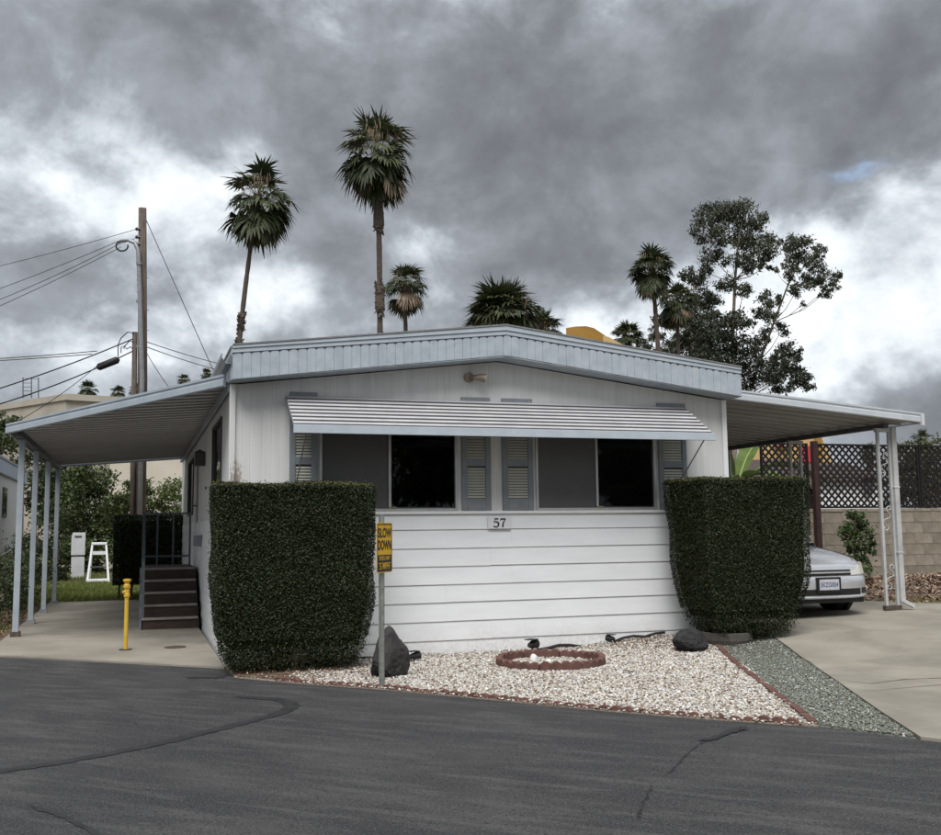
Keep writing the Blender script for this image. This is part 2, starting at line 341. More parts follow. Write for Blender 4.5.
class MB:
    def __init__(s): s.v = []; s.f = []; s.mi = []; s.cur = 0
    def add(s, vs, fs):
        n = len(s.v); s.v += [tuple(map(float, p)) for p in vs]
        for f in fs: s.f.append(tuple(i+n for i in f)); s.mi.append(s.cur)
        return s
    def box(s, x0, x1, y0, y1, z0, z1):
        return s.add([(x0, y0, z0), (x1, y0, z0), (x1, y1, z0), (x0, y1, z0), (x0, y0, z1), (x1, y0, z1), (x1, y1, z1), (x0, y1, z1)],
                     [(0, 3, 2, 1), (4, 5, 6, 7), (0, 1, 5, 4), (1, 2, 6, 5), (2, 3, 7, 6), (3, 0, 4, 7)])
    def hexa(s, p):                      # eight corners: bottom four, then top four
        return s.add(p, [(0, 3, 2, 1), (4, 5, 6, 7), (0, 1, 5, 4), (1, 2, 6, 5), (2, 3, 7, 6), (3, 0, 4, 7)])
    def bar(s, a, b, w, h, up=(0, 0, 1)):  # box beam from a to b
        a = np.array(a, float); b = np.array(b, float); d = b-a; d /= np.linalg.norm(d)
        u = np.array(up, float); sd_ = np.cross(d, u); sd_ /= np.linalg.norm(sd_); u = np.cross(sd_, d)
        sw = sd_*w/2; uh = u*h/2
        return s.hexa([a-sw-uh, a+sw-uh, b+sw-uh, b-sw-uh, a-sw+uh, a+sw+uh, b+sw+uh, b-sw+uh])
    def tube(s, pts, r, n=8, cap=True):
        pts = [np.array(p, float) for p in pts]
        rs = r if hasattr(r, '__len__') else [r]*len(pts)
        rings = []; prev = None
        for i, p in enumerate(pts):
            d = pts[min(i+1, len(pts)-1)]-pts[max(i-1, 0)]; d = d/(np.linalg.norm(d)+1e-9)
            a = prev if prev is not None else (np.array([1., 0, 0]) if abs(d[0]) < 0.9 else np.array([0, 1., 0]))
            a = a-d*np.dot(a, d); a /= np.linalg.norm(a)+1e-9; prev = a; b = np.cross(d, a)
            rings.append([p+rs[i]*(math.cos(t)*a+math.sin(t)*b) for t in [2*math.pi*k/n for k in range(n)]])
        vs = [q for ring in rings for q in ring]; fs = []
        for i in range(len(pts)-1):
            for k in range(n): fs.append((i*n+k, i*n+(k+1) % n, (i+1)*n+(k+1) % n, (i+1)*n+k))
        if cap: fs.append(tuple(reversed(range(n)))); fs.append(tuple(range((len(pts)-1)*n, len(pts)*n)))
        return s.add(vs, fs)
    def lathe(s, prof, c=(0, 0, 0), n=16):
        vs = []; fs = []
        for (r, z) in prof:
            for k in range(n): t = 2*math.pi*k/n; vs.append((c[0]+r*math.cos(t), c[1]+r*math.sin(t), c[2]+z))
        for i in range(len(prof)-1):
            for k in range(n): fs.append((i*n+k, i*n+(k+1) % n, (i+1)*n+(k+1) % n, (i+1)*n+k))
        fs.append(tuple(reversed(range(n)))); fs.append(tuple(range((len(prof)-1)*n, len(prof)*n)))
        return s.add(vs, fs)
    def prism(s, poly, ax, a, b):        # polygon in the two other axes, extruded along ax
        def P(p, t):
            q = list(p); q.insert(ax, t); return tuple(q)
        n = len(poly)
        return s.add([P(p, a) for p in poly]+[P(p, b) for p in poly],
                     [tuple(range(n)), tuple(reversed(range(n, 2*n)))]+[(i, i+n, (i+1) % n+n, (i+1) % n) for i in range(n)])
    def sweep(s, prof, a, b, up=(0, 0, 1)):  # closed (side, up) profile along a line
        a = np.array(a, float); b = np.array(b, float); d = b-a; d /= np.linalg.norm(d)
        u = np.array(up, float); sd_ = np.cross(d, u); sd_ /= np.linalg.norm(sd_)
        n = len(prof)
        return s.add([a+sd_*p+u*q for p, q in prof]+[b+sd_*p+u*q for p, q in prof],
                     [tuple(range(n)), tuple(reversed(range(n, 2*n)))]+[(i, i+n, (i+1) % n+n, (i+1) % n) for i in range(n)])
    def mesh(s, name, mats, off=(0, 0, 0), smooth=False, fix=True):
        me = bpy.data.meshes.new(name)
        o = np.array(off, float)
        me.from_pydata([tuple(np.array(p)-o) for p in s.v], [], s.f)
        for m in (mats if isinstance(mats, (list, tuple)) else [mats]): me.materials.append(MATS[m])
        if any(s.mi): me.polygons.foreach_set('material_index', s.mi)
        if fix:
            bm = bmesh.new(); bm.from_mesh(me); bmesh.ops.recalc_face_normals(bm, faces=bm.faces); bm.to_mesh(me); bm.free()
        if smooth: me.polygons.foreach_set('use_smooth', [True]*len(me.polygons))
        me.update(); return me
    def build(s, name, mats, parent=None, smooth=False, bevel=0.0, local=False, fix=True):
        off = np.zeros(3) if (parent is None or local) else OFF[parent.name]
        o = link(name, s.mesh(name, mats, off, smooth, fix), parent)
        if bevel:
            bv = o.modifiers.new('bevel', 'BEVEL'); bv.width = bevel; bv.segments = 2; bv.limit_method = 'ANGLE'
        return o
def soup(name, V, m, parent=None, col=None, k=None, local=False, smooth=False):
    """V: (N, k, 3) loose polygons; col: (N, 3) colours"""
    V = np.asarray(V, np.float32); N, k, _ = V.shape
    off = np.zeros(3) if (parent is None or local) else OFF[parent.name]
    me = bpy.data.meshes.new(name)
    me.vertices.add(N*k); me.vertices.foreach_set('co', (V-off.astype(np.float32)).reshape(-1))
    me.loops.add(N*k); me.loops.foreach_set('vertex_index', np.arange(N*k, dtype=np.int32))
    me.polygons.add(N); me.polygons.foreach_set('loop_start', np.arange(0, N*k, k, dtype=np.int32))
    me.update(calc_edges=True); me.materials.append(MATS[m])
    if col is not None: addcol(me, np.repeat(np.asarray(col, np.float32), k, axis=0))
    if smooth: me.polygons.foreach_set('use_smooth', [True]*N)
    return link(name, me, parent)
def indexed(name, V, F, m, parent=None, vcol=None, smooth=False):
    """V (n,3), F (f,k) indexed mesh"""
    V = np.asarray(V, np.float32); F = np.asarray(F, np.int32); f, k = F.shape
    off = np.zeros(3) if parent is None else OFF[parent.name]
    me = bpy.data.meshes.new(name)
    me.vertices.add(len(V)); me.vertices.foreach_set('co', (V-off.astype(np.float32)).reshape(-1))
    me.loops.add(f*k); me.loops.foreach_set('vertex_index', F.reshape(-1))
    me.polygons.add(f); me.polygons.foreach_set('loop_start', np.arange(0, f*k, k, dtype=np.int32))
    me.update(calc_edges=True); me.materials.append(MATS[m])
    if vcol is not None: addcol(me, vcol)
    if smooth: me.polygons.foreach_set('use_smooth', [True]*f)
    return link(name, me, parent)
def addcol(me, c):
    a = me.color_attributes.new('col', 'FLOAT_COLOR', 'POINT')
    c4 = np.ones((len(c), 4), np.float32); c4[:, :3] = c; a.data.foreach_set('color', c4.reshape(-1))
def text_mesh(txt, size, m, extrude=0.0, xscale=1.0, bold=0.025):
    cu = bpy.data.curves.new('t', 'FONT'); cu.body = txt; cu.size = size; cu.align_x = 'CENTER'; cu.align_y = 'CENTER'
    cu.extrude = extrude; cu.offset = size*bold
    o = bpy.data.objects.new('t', cu); COL.objects.link(o); bpy.context.view_layer.update()
    me = bpy.data.meshes.new_from_object(o.evaluated_get(bpy.context.evaluated_depsgraph_get()))
    bpy.data.objects.remove(o); bpy.data.curves.remove(cu)
    co_ = np.empty(len(me.vertices)*3); me.vertices.foreach_get('co', co_); co_ = co_.reshape(-1, 3); co_[:, 0] *= xscale
    me.vertices.foreach_set('co', co_.reshape(-1)); me.materials.clear(); me.materials.append(MATS[m]); me.update(); return me

# ------------------------------------------------------------------ terrain
def sstep(a, b, t):
    t = np.clip((np.asarray(t, float)-a)/(b-a), 0, 1); return t*t*(3-2*t)
_dk = [-100, 3.0, 3.6, 4.3, 5.2, 7.7, 9.5, 12.2, 20, 400]
_hk = [0, 0, 0.012, 0.075, 0.15, 0.215, 0.27, 0.43, 0.6, 0.6]
def h(x, y):
    d = 0.764*(np.asarray(x, float)-3.9)+0.645*(np.asarray(y, float)+5.6)
    return np.interp(d, _dk, _hk)*sstep(1.5, 5.0, x)
def H1(x, y): return float(h(x, y))
def sheet(name, poly, zoff, m, step=0.4, thick=0.1, parent=None, kind=None, flat=False, wob=0.0):
    bm = bmesh.new(); bm.faces.new([bm.verts.new((x, y, 0)) for x, y in poly])
    xs = [p[0] for p in poly]; ys = [p[1] for p in poly]
    if step:
        for ax, lo, hi in ((0, min(xs), max(xs)), (1, min(ys), max(ys))):
            t = lo+step
            while t < hi:
                no = [0, 0, 0]; no[ax] = 1; p = [0, 0, 0]; p[ax] = t
                bmesh.ops.bisect_plane(bm, geom=bm.verts[:]+bm.edges[:]+bm.faces[:], plane_co=p, plane_no=no); t += step
    for v in bm.verts: v.co.z = (0 if flat else H1(v.co.x, v.co.y))+zoff+(wob*(random.random()-0.5) if wob else 0)
    bmesh.ops.recalc_face_normals(bm, faces=bm.faces)
    if sum(f.normal.z for f in bm.faces) < 0: bmesh.ops.reverse_faces(bm, faces=bm.faces)
    if thick:
        be = [e for e in bm.edges if e.is_boundary]
        r = bmesh.ops.extrude_edge_only(bm, edges=be)
        for v in r['geom']:
            if isinstance(v, bmesh.types.BMVert): v.co.z -= thick
    me = bpy.data.meshes.new(name); bm.to_mesh(me); bm.free(); me.materials.append(MATS[m])
    o = link(name, me, parent)
    if kind: tag(o, kind=kind)
    return o
# the big ground sheet
gx = np.concatenate([[-900, -400, -200, -100, -60, -40], np.arange(-30, 40.1, 2.5), [50, 70, 110, 200, 400, 900]])
gy = np.concatenate([[-900, -400, -200, -100, -60, -40], np.arange(-30, 60.1, 2.5), [75, 100, 150, 220, 400, 900]])
GX, GY = np.meshgrid(gx, gy, indexing='ij'); GZ = h(GX, GY)-0.08
ny = len(gy)
gf = [(i*ny+j, (i+1)*ny+j, (i+1)*ny+j+1, i*ny+j+1) for i in range(len(gx)-1) for j in range(ny-1)]
tag(indexed('ground', np.stack([GX, GY, GZ], -1).reshape(-1, 3), gf, 'ground_earth'), kind='structure')

EDGE = [(-2.42, 1.86), (-1.2, 0.75), (-0.06, -0.26), (-0.02, -0.97), (0.51, -1.61), (1.15, -2.25), (1.78, -3.03), (2.46, -3.91), (2.99, -4.48), (3.57, -5.04), (3.93, -5.65)]
road = sheet('road', [(-30, 26)]+EDGE+[(7.0, -11.1), (24, -41), (-60, -45), (-60, 26)], 0.0, 'asphalt', step=0, thick=0.06, flat=True, kind='structure')
PAD = sheet('concrete_pad', [(-2.62, 2.04), (-1.2, 0.752), (-0.06, -0.258), (-0.06, 11.6), (-2.62, 11.6)], 0.018, 'concrete', step=0, thick=0.09, flat=True, kind='structure')
def tpt(u, v):                           # where a photo ray meets the sloping lot
    z = 0.0
    for _ in range(40): p = gpt(u, v, z); z = 0.5*z+0.5*H1(p[0], p[1])
    return (float(p[0]), float(p[1]))
DL = [(3.935, -5.645)]+[tpt(918+(765-918)*t, 740+(632-740)*t) for t in (0.25, 0.5, 0.7, 0.85, 1.0)]+[(6.3, 0.6), (6.3, 10)]
DRIVE = sheet('driveway', DL+[(9.3, 10), (9.36, 1.75), (9.8, 1.1), (10.4, 0.4), (13, -6), (7.0, -11.1)], 0.02, 'concrete', step=0.35, thick=0.12, kind='structure')
BL = [(3.60, -5.03)]+[tpt(820+(717-820)*t, 727+(645-727)*t) for t in (0.33, 0.66, 1.0)]+[(5.4, -0.03)]
gravel_poly = [(-0.05, -0.03), (-0.02, -0.96)]+EDGE[4:10]+BL
sheet('gravel_bed', gravel_poly, 0.008, 'gravel_base', step=0.3, thick=0.07, kind='structure')
green_poly = [BL[0], (3.92, -5.63)]+[(x_-0.02, y_) for x_, y_ in DL[1:6]]+[(6.22, -0.03)]+BL[:0:-1]
sheet('gravel_strip', green_poly, 0.004, 'green_base', step=0.3, thick=0.07, kind='structure')
sheet('soil_verge', [(-4.6, 3.72), (-2.62, 2.05), (-2.62, 11.6), (-3.4, 11.6), (-3.4, 15), (-4.6, 15)], 0.004, 'soil', step=0, thick=0.05, flat=True, kind='structure')
sheet('lawn', [(-14, 11.61), (-3.41, 15.0), (-3.39, 11.61), (6.0, 11.61), (8, 13.5), (8, 34), (-14, 34)], -0.01, 'soil', step=0, thick=0.05, flat=True, kind='structure')
sheet('mulch_bed', [(9.37, 1.76), (9.81, 1.11), (10.41, 0.41), (13.0, -5.9), (24, -5.9), (24, 12), (9.31, 12)], 0.0, 'soil', step=0.6, thick=0.08, kind='structure')

def inside(poly, P):
    x, y = P[:, 0], P[:, 1]; c = np.zeros(len(P), bool); n = len(poly)
    for i in range(n):
        x1, y1 = poly[i]; x2, y2 = poly[(i+1) % n]
        c ^= ((y1 > y) != (y2 > y)) & (x < (x2-x1)*(y-y1)/((y2-y1) if y2 != y1 else 1e-9)+x1)
    return c
def scatter(poly, n):
    lo = np.min(poly, 0); hi = np.max(poly, 0); out = np.zeros((0, 2))
    while len(out) < n:
        P = lo+(hi-lo)*rng.random((n*2, 2)); out = np.vstack([out, P[inside(poly, P)]])
    return out[:n]
OCT_V = np.array([(1, 0, 0), (0, 1, 0), (-1, 0, 0), (0, -1, 0), (0, 0, 1), (0, 0, -1)], float)
OCT_F = np.array([(0, 1, 4), (1, 2, 4), (2, 3, 4), (3, 0, 4), (1, 0, 5), (2, 1, 5), (3, 2, 5), (0, 3, 5)])
# a rounder pebble: 12 verts of a squashed, jittered icosahedron
_p = (1+5**0.5)/2
ICO_V = np.array([(-1, _p, 0), (1, _p, 0), (-1, -_p, 0), (1, -_p, 0), (0, -1, _p), (0, 1, _p), (0, -1, -_p), (0, 1, -_p), (_p, 0, -1), (_p, 0, 1), (-_p, 0, -1), (-_p, 0, 1)])/math.sqrt(1+_p*_p)
ICO_F = np.array([(0, 11, 5), (0, 5, 1), (0, 1, 7), (0, 7, 10), (0, 10, 11), (1, 5, 9), (5, 11, 4), (11, 10, 2), (10, 7, 6), (7, 1, 8), (3, 9, 4), (3, 4, 2), (3, 2, 6), (3, 6, 8), (3, 8, 9), (4, 9, 5), (2, 4, 11), (6, 2, 10), (8, 6, 7), (9, 8, 1)])
def stones(name, P, rmin, rmax, palette, weights, zlift, m='stone_white', base=(ICO_V, ICO_F), flat=0.65):
    n = len(P); bv, bf = base; k = len(bv)
    r = rmin+(rmax-rmin)*rng.random(n)**1.6
    sc = np.stack([r*(0.8+0.6*rng.random(n)), r*(0.7+0.4*rng.random(n)), r*flat*(0.7+0.5*rng.random(n))], -1)
    V = bv[None]*(1+0.35*(rng.random((n, k, 1))-0.5))*sc[:, None, :]
    tl = (rng.random(n)-0.5)*1.2; c, s_ = np.cos(tl)[:, None], np.sin(tl)[:, None]
    x, z = V[:, :, 0]*c-V[:, :, 2]*s_, V[:, :, 0]*s_+V[:, :, 2]*c
    an = rng.random(n)*6.283; c, s_ = np.cos(an)[:, None], np.sin(an)[:, None]
    x, y = x*c-V[:, :, 1]*s_, x*s_+V[:, :, 1]*c
    zc = h(P[:, 0], P[:, 1])+zlift+sc[:, 2]*0.5+rng.random(n)*0.012
    V = np.stack([x+P[:, 0:1], y+P[:, 1:2], z+zc[:, None]], -1)
    ci = rng.choice(len(palette), n, p=np.array(weights)/sum(weights)); pc = np.array(palette)[ci]*(0.8+0.35*rng.random((n, 1)))
    F = (bf[None]+(np.arange(n)*k)[:, None, None]).reshape(-1, 3)
    return indexed(name, V.reshape(-1, 3), F, m, None, np.repeat(pc, k, axis=0))
P = scatter(gravel_poly, 60000)
# fewer stones in the bare earth below the left hedge, ring and wall foot
keep = ~((P[:, 0] < 0.5) & (P[:, 1] > -1.35) & (rng.random(len(P)) < 0.93)) & ~((P[:, 0] < 1.15) & (P[:, 1] > -1.0) & (rng.random(len(P)) < 0.8))
keep &= ~((P[:, 1] > -0.35) & (rng.random(len(P)) < 0.35))
tag(stones('white_gravel', P[keep], 0.005, 0.0145, [(0.55, 0.53, 0.49), (0.44, 0.39, 0.32), (0.27, 0.185, 0.12), (0.38, 0.365, 0.34), (0.14, 0.10, 0.07), (0.66, 0.645, 0.62)], [5, 3.4, 1.6, 2.2, 0.9, 3.0], 0.008),
    'white and tan crushed gravel filling the front bed', 'gravel', kind='stuff')
P = scatter(green_poly, 14000)
tag(stones('green_gravel', P, 0.006, 0.014, [(0.19, 0.205, 0.17), (0.145, 0.16, 0.135), (0.26, 0.265, 0.235), (0.5, 0.5, 0.47), (0.19, 0.15, 0.11)], [5, 4, 3, 0.7, 1], 0.004, base=(OCT_V, OCT_F)),
    'grey green gravel strip beside the concrete driveway', 'gravel', kind='stuff')
# earth patch and leaf litter below the hedges
sheet('hedge_soil', [(-0.015, -0.10), (0.0, -0.94), (0.5, -1.5), (0.72, -1.2), (1.25, -0.95), (1.3, -0.1)], 0.016, 'soil', step=0.3, thick=0.02, kind='structure')
def flakes(name, P, lmin, lmax, palette, weights, zlift, m='chip', ratio=0.35, tilt=0.6):
    n = len(P); L = lmin+(lmax-lmin)*rng.random(n); wd = L*ratio*(0.6+0.8*rng.random(n))
    an = rng.random(n)*6.283; t1 = (rng.random(n)-0.5)*tilt*2; t2 = (rng.random(n)-0.5)*tilt*2
    a = np.stack([np.cos(an)*np.cos(t1), np.sin(an)*np.cos(t1), np.sin(t1)], -1)*L[:, None]/2
    b = np.stack([-np.sin(an)*np.cos(t2), np.cos(an)*np.cos(t2), np.sin(t2)], -1)*wd[:, None]/2
    c = np.stack([P[:, 0], P[:, 1], h(P[:, 0], P[:, 1])+zlift+np.abs(a[:, 2])+np.abs(b[:, 2])], -1)
    V = np.stack([c-a-b*0.6, c-a*0.1-b, c+a, c+b*0.9], 1)
    ci = rng.choice(len(palette), n, p=np.array(weights)/sum(weights)); pc = np.array(palette)[ci]*(0.7+0.6*rng.random((n, 1)))
    return soup(name, V, m, None, pc)
P = np.vstack([scatter(gravel_poly, 1100), scatter([(0.0, -0.15), (0.0, -0.98), (0.55, -1.55), (1.4, -1.2), (1.3, -0.1)], 1500), scatter([(4.4, -0.1), (4.3, -0.5), (5.2, -1.3), (6.0, -0.9), (6.1, -0.1)], 1300), scatter([(2.0, -0.03), (2.0, -0.35), (5.0, -0.35), (5.0, -0.03)], 300)])
tag(flakes('leaf_litter', P, 0.015, 0.05, [(0.20, 0.11, 0.06), (0.12, 0.07, 0.045), (0.30, 0.20, 0.12), (0.06, 0.04, 0.03)], [3, 3, 1.5, 2], 0.02), 'brown dead leaves under the hedges and along the wall', 'leaf litter', kind='stuff')
P = np.vstack([scatter([(9.4, 1.8), (10.5, 0.45), (13, -2), (17, 4.4), (9.4, 4.45)], 9000)])
tag(flakes('wood_mulch', P, 0.04, 0.13, [(0.20, 0.13, 0.09), (0.30, 0.21, 0.15), (0.13, 0.085, 0.06), (0.36, 0.28, 0.21)], [4, 3, 3, 1.5], 0.004), 'brown wood chip mulch below the block wall', 'mulch', kind='stuff')
P = scatter([(-3.4, 3.2), (-2.66, 2.2), (-2.66, 11.4), (-3.4, 11.4)], 1500)
tag(flakes('verge_leaves', P, 0.03, 0.09, [(0.24, 0.15, 0.08), (0.15, 0.09, 0.055), (0.33, 0.26, 0.13), (0.12, 0.13, 0.05)], [3, 3, 1.5, 1.5], 0.012), 'dry leaves on the earth beside the concrete pad', 'leaf litter', kind='stuff')
def grass(name, P, hmin, hmax, pal, label, flat=False):
    n = len(P); Hh = hmin+(hmax-hmin)*rng.random(n); an = rng.random(n)*6.283; wd = Hh*0.16+0.002
    z0 = np.zeros(n) if flat else h(P[:, 0], P[:, 1])
    b = np.stack([np.cos(an)*wd, np.sin(an)*wd, np.zeros(n)], -1)
    ln = rng.normal(0, 0.4, (n, 2))*Hh[:, None]
    c = np.stack([P[:, 0], P[:, 1], z0-0.005], -1); tip = c+np.stack([ln[:, 0], ln[:, 1], Hh], -1)
    pc = np.array(pal)[rng.integers(0, len(pal), n)]*(0.7+0.6*rng.random((n, 1)))
    return tag(soup(name, np.stack([c-b, c+b, tip], 1), 'grass', None, pc), label, 'grass', kind='stuff')
GP = [(0.11, 0.15, 0.028), (0.14, 0.17, 0.035), (0.09, 0.125, 0.024), (0.19, 0.19, 0.06)]
grass('lawn_grass', np.vstack([scatter([(-3.4, 11.65), (0.5, 11.65), (0.8, 20), (-3.4, 20)], 26000), scatter([(-7, 19), (6, 19), (6, 33), (-7, 33)], 16000)]), 0.04, 0.10, GP, 'short green lawn behind the concrete pad', True)
grass('verge_grass', scatter([(-3.4, 3.4), (-2.75, 2.6), (-2.75, 6), (-3.4, 7)], 1500), 0.03, 0.10, [(0.22, 0.20, 0.08), (0.12, 0.14, 0.04)], 'sparse dry grass beside the grey carport posts', True)
grass('driveway_grass', scatter([(9.6, 1.5), (10.4, 0.5), (12.2, -1.0), (13.0, 0.6), (11, 1.6)], 5000), 0.02, 0.07, [(0.25, 0.22, 0.10), (0.16, 0.16, 0.06), (0.30, 0.26, 0.14)], 'patchy dry grass where driveway meets the mulch')

# tar seal, cracks and joints on the paving
def ribbon(name, pts, w, z, m, parent, jit=0.25, sub=6, follow=False):
    pts = np.array(pts, float); dd = []
    for i in range(len(pts)-1):
        for k in range(sub): dd.append(pts[i]+(pts[i+1]-pts[i])*k/sub)
    dd.append(pts[-1]); dd = np.array(dd)
    for _ in range(2 if w > 0.03 else 0): dd[1:-1] = (dd[:-2]+2*dd[1:-1]+dd[2:])/4
    V = []; 
    for i, p in enumerate(dd):
        d = dd[min(i+1, len(dd)-1)]-dd[max(i-1, 0)]; d /= np.linalg.norm(d)+1e-9; n_ = np.array([-d[1], d[0]])
        a = w/2*(1+jit*rng.normal()); b = w/2*(1+jit*rng.normal()); off = n_*w*jit*rng.normal()*0.6
        end = min(1, 0.15+min(i, len(dd)-1-i)/4)
        for q in (p+off+n_*a*end, p+off-n_*b*end): V.append((q[0], q[1], (H1(q[0], q[1]) if follow else 0)+z))
    F = [(2*i, 2*i+1, 2*i+3, 2*i+2) for i in range(len(dd)-1)]
    mb = MB(); mb.add(V, F); o = mb.build(name, m, parent)
    return o
def gl(pts, z=0.0): return [gpt(u, v, z)[:2] for u, v in pts]
ribbon('tar_seal', gl([(-60, 782), (0, 772), (60, 763), (150, 746), (220, 729), (272, 716), (291, 709), (291, 703), (272, 699), (235, 697)]), 0.11, 0.004, 'tar', road, 0.10, 12)
ribbon('tar_seal', gl([(30, 806), (60, 816), (90, 830), (110, 850)]), 0.035, 0.004, 'tar', road, 0.15, 10)
ribbon('crack', gl([(745, 728), (730, 733), (716, 740), (700, 744), (690, 752), (680, 762), (668, 775)]), 0.011, 0.004, 'tar', road, 0.9, 14)
ribbon('crack', gl([(652, 785), (648, 795), (642, 806), (638, 820)]), 0.009, 0.004, 'tar', road, 0.9, 14)
ribbon('tar_patch', gl([(748, 727), (735, 731), (715, 739), (700, 742)]), 0.07, 0.007, 'tar', road, 0.4)
ribbon('tar_patch', gl([(188, 677), (205, 678), (226, 677)]), 0.16, 0.004, 'tar', road, 0.2)
def gld(pts): return [gpt(u, v, 0.13)[:2] for u, v in pts]
ribbon('crack', gld([(838, 668), (870, 671), (905, 667), (935, 666), (1000, 664)]), 0.012, 0.0235, 'iron', DRIVE, 0.4, 6, True)
ribbon('crack', gl([(130, 690), (60, 650)]) if False else [(-2.6, 5.2), (-1.4, 5.15), (-0.1, 5.2)], 0.012, 0.0215, 'iron', PAD, 0.3)
for q_ in ([(6.35, 1.4), (7.8, 1.38), (9.3, 1.4)], [(4.75, -4.0), (7.0, -3.9), (11.0, -3.8)]): ribbon('joint', q_, 0.012, 0.0235, 'iron', DRIVE, 0.12, 8, True)
ribbon('crack', [(-2.6, 8.4), (-1.4, 8.42), (-0.1, 8.4)], 0.012, 0.0215, 'iron', PAD, 0.3)

# ------------------------------------------------------------------ the mobile home
HW, HL, EAVE = 6.10, 12.8, 2.995
PKX, PKZ = 3.06, 3.37                    # where the gable wall meets the soffit
home = thing('mobile_home', 'white mobile home with pale blue gable fascia and number 57', 'house', (3.05, 0, 0))
def topz(x): return EAVE+(PKZ-EAVE)*(1-abs(x-PKX)/PKX)
WIN = [(0.95, 2.55, 1.625, 2.86), (3.52, 5.11, 1.625, 2.86)]
ZS = 1.60                                # foot of the upper wall
# upper front wall: grooved panels with real window openings
mb = MB()
cuts = {0.0, HW, PKX}
gro = []
x = 0.11; k = 0
while x < HW-0.03:
    if not any(a-0.02 < x < b+0.02 for a, b, _, _ in WIN): pass
    gro.append(x); x += (0.085, 0.125, 0.105)[k % 3]; k += 1
pts = []                                  # (x, y) outline of the sheet metal
for gx_ in gro: pts += [(gx_-0.005, 0.0), (gx_, 0.0035), (gx_+0.005, 0.0)]
for c in (0.0, HW): pts.append((c, 0.0))
for a, b, _, _ in WIN: pts += [(a, 0.0), (b, 0.0)]
pts = sorted(set(pts))
for (xa, ya), (xb, yb) in zip(pts[:-1], pts[1:]):
    xm = (xa+xb)/2; spans = [(ZS, None)]
    for a, b, z0, z1 in WIN:
        if a < xm < b: spans = [(ZS, z0), (z1, None)]
    for z0, z1 in spans:
        ta = topz(xa) if z1 is None else z1; tb = topz(xb) if z1 is None else z1
        mb.add([(xa, ya, z0), (xb, yb, z0), (xb, yb, tb), (xa, ya, ta)], [(0, 1, 2, 3)])
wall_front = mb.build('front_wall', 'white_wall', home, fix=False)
mb = MB(); 
for y0 in (0.02,):                        # backing with openings, reveals the wall's thickness
    xs_ = [0, WIN[0][0], WIN[0][1], WIN[1][0], WIN[1][1], HW]
    for i, (a, b) in enumerate(zip(xs_[:-1], xs_[1:])):
        if i in (1, 3): mb.box(a, b, y0, 0.1, 0.0, 1.625); mb.box(a, b, y0, 0.1, 2.86, 2.98)
        else: mb.box(a, b, y0, 0.1, 0.0, 2.98)
mb.build('wall_core', 'white_trim', home)
# lower lapped boards on three sides
ROW = [1.575, 1.401, 1.189, 0.983, 0.778, 0.576, 0.366, 0.154, -0.05]
def lap(name, a, b, z0, z1, parent):      # one lapped board between ground points a and b, outside is to the right of a->b
    prof = [(0.0, z0), (0.015, z0), (0.017, z0+0.006), (0.006, z1), (0.0, z1)]
    m_ = MB(); m_.sweep(prof, (a[0], a[1], random.uniform(-0.003, 0.003)), (b[0], b[1], random.uniform(-0.003, 0.003))); return m_.build(name, 'white_siding', parent)
for i in range(len(ROW)-1):
    z1, z0 = ROW[i], ROW[i+1]
    j = 2.94 if i % 2 == 0 else 3.20
    if i in (4, 5): j = 2.4
    lap('siding_board', (0.035, 0.0), (j-0.0004, 0.0), z0+0.002, z1-0.001, home)
    lap('siding_board', (j+0.0004, 0.0), (HW-0.035, 0.0), z0+0.002, z1-0.001, home)
    lap('siding_board', (0.0, HL), (0.0, 5.2), z0+0.002, z1-0.001, home)
    lap('siding_board', (0.0, 5.197), (0.0, 0.03), z0+0.002, z1-0.001, home)
    lap('siding_board', (HW, 0.03), (HW, HL), z0+0.002, z1-0.001, home)
mb = MB(); mb.box(0.03, HW-0.03, -0.032, 0.0, 1.577, 1.612); mb.build('sill_band', 'white_trim', home, bevel=0.004)
mb = MB(); mb.box(0.0, 0.0, 0, 0, 0, 0) if False else None
for (x0, x1) in ((-0.03, 0.034), (HW-0.034, HW+0.03)):
    m_ = MB(); m_.box(x0, x1, -0.03, 0.03, -0.05, 3.0); m_.build('corner_trim', 'white_wall' if x0 < 1 else 'white_trim', home, bevel=0.006)
# side and rear walls
SWIN = [(1.35, 2.85, 1.62, 2.80), (7.7, 9.6, 1.72, 2.76)]
DOOR = (5.62, 6.55, 0.88, 2.66)
mb = MB()
ys = sorted({0.03, HL, *[v for a in SWIN for v in a[:2]], *DOOR[:2]}); 
gl_y = [0.03+0.105*i for i in range(int(HL/0.105))]
allp = sorted(set(ys+gl_y))
for a, b in zip(allp[:-1], allp[1:]):
    ym = (a+b)/2; sp_ = [(ZS-0.03, 3.02)]
    for w in SWIN:
        if w[0] < ym < w[1]: sp_ = [(ZS-0.03, w[2]), (w[3], 3.02)]
    if DOOR[0] < ym < DOOR[1]: sp_ = [(DOOR[3], 3.02)]
    for z0, z1 in sp_:
        g_ = 0.005
        mb.add([(0, b, z0), (0, a+0.012, z0), (0, a+0.012, z1), (0, b, z1)], [(0, 1, 2, 3)])
        mb.add([(0, a+0.012, z0), (g_, a+0.006, z0), (g_, a+0.006, z1), (0, a+0.012, z1)], [(0, 1, 2, 3)])
        mb.add([(g_, a+0.006, z0), (0, a, z0), (0, a, z1), (g_, a+0.006, z1)], [(0, 1, 2, 3)])
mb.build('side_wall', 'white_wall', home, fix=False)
mb = MB(); mb.box(HW-0.1, HW-0.002, 0.1, HL-0.1, 0, 3.02); mb.box(0.03, HW-0.1, HL-0.1, HL, 0, 3.02)
mb.build('rear_wall', 'white_wall', home)
mb = MB()                                 # side wall core behind the sheet, with openings
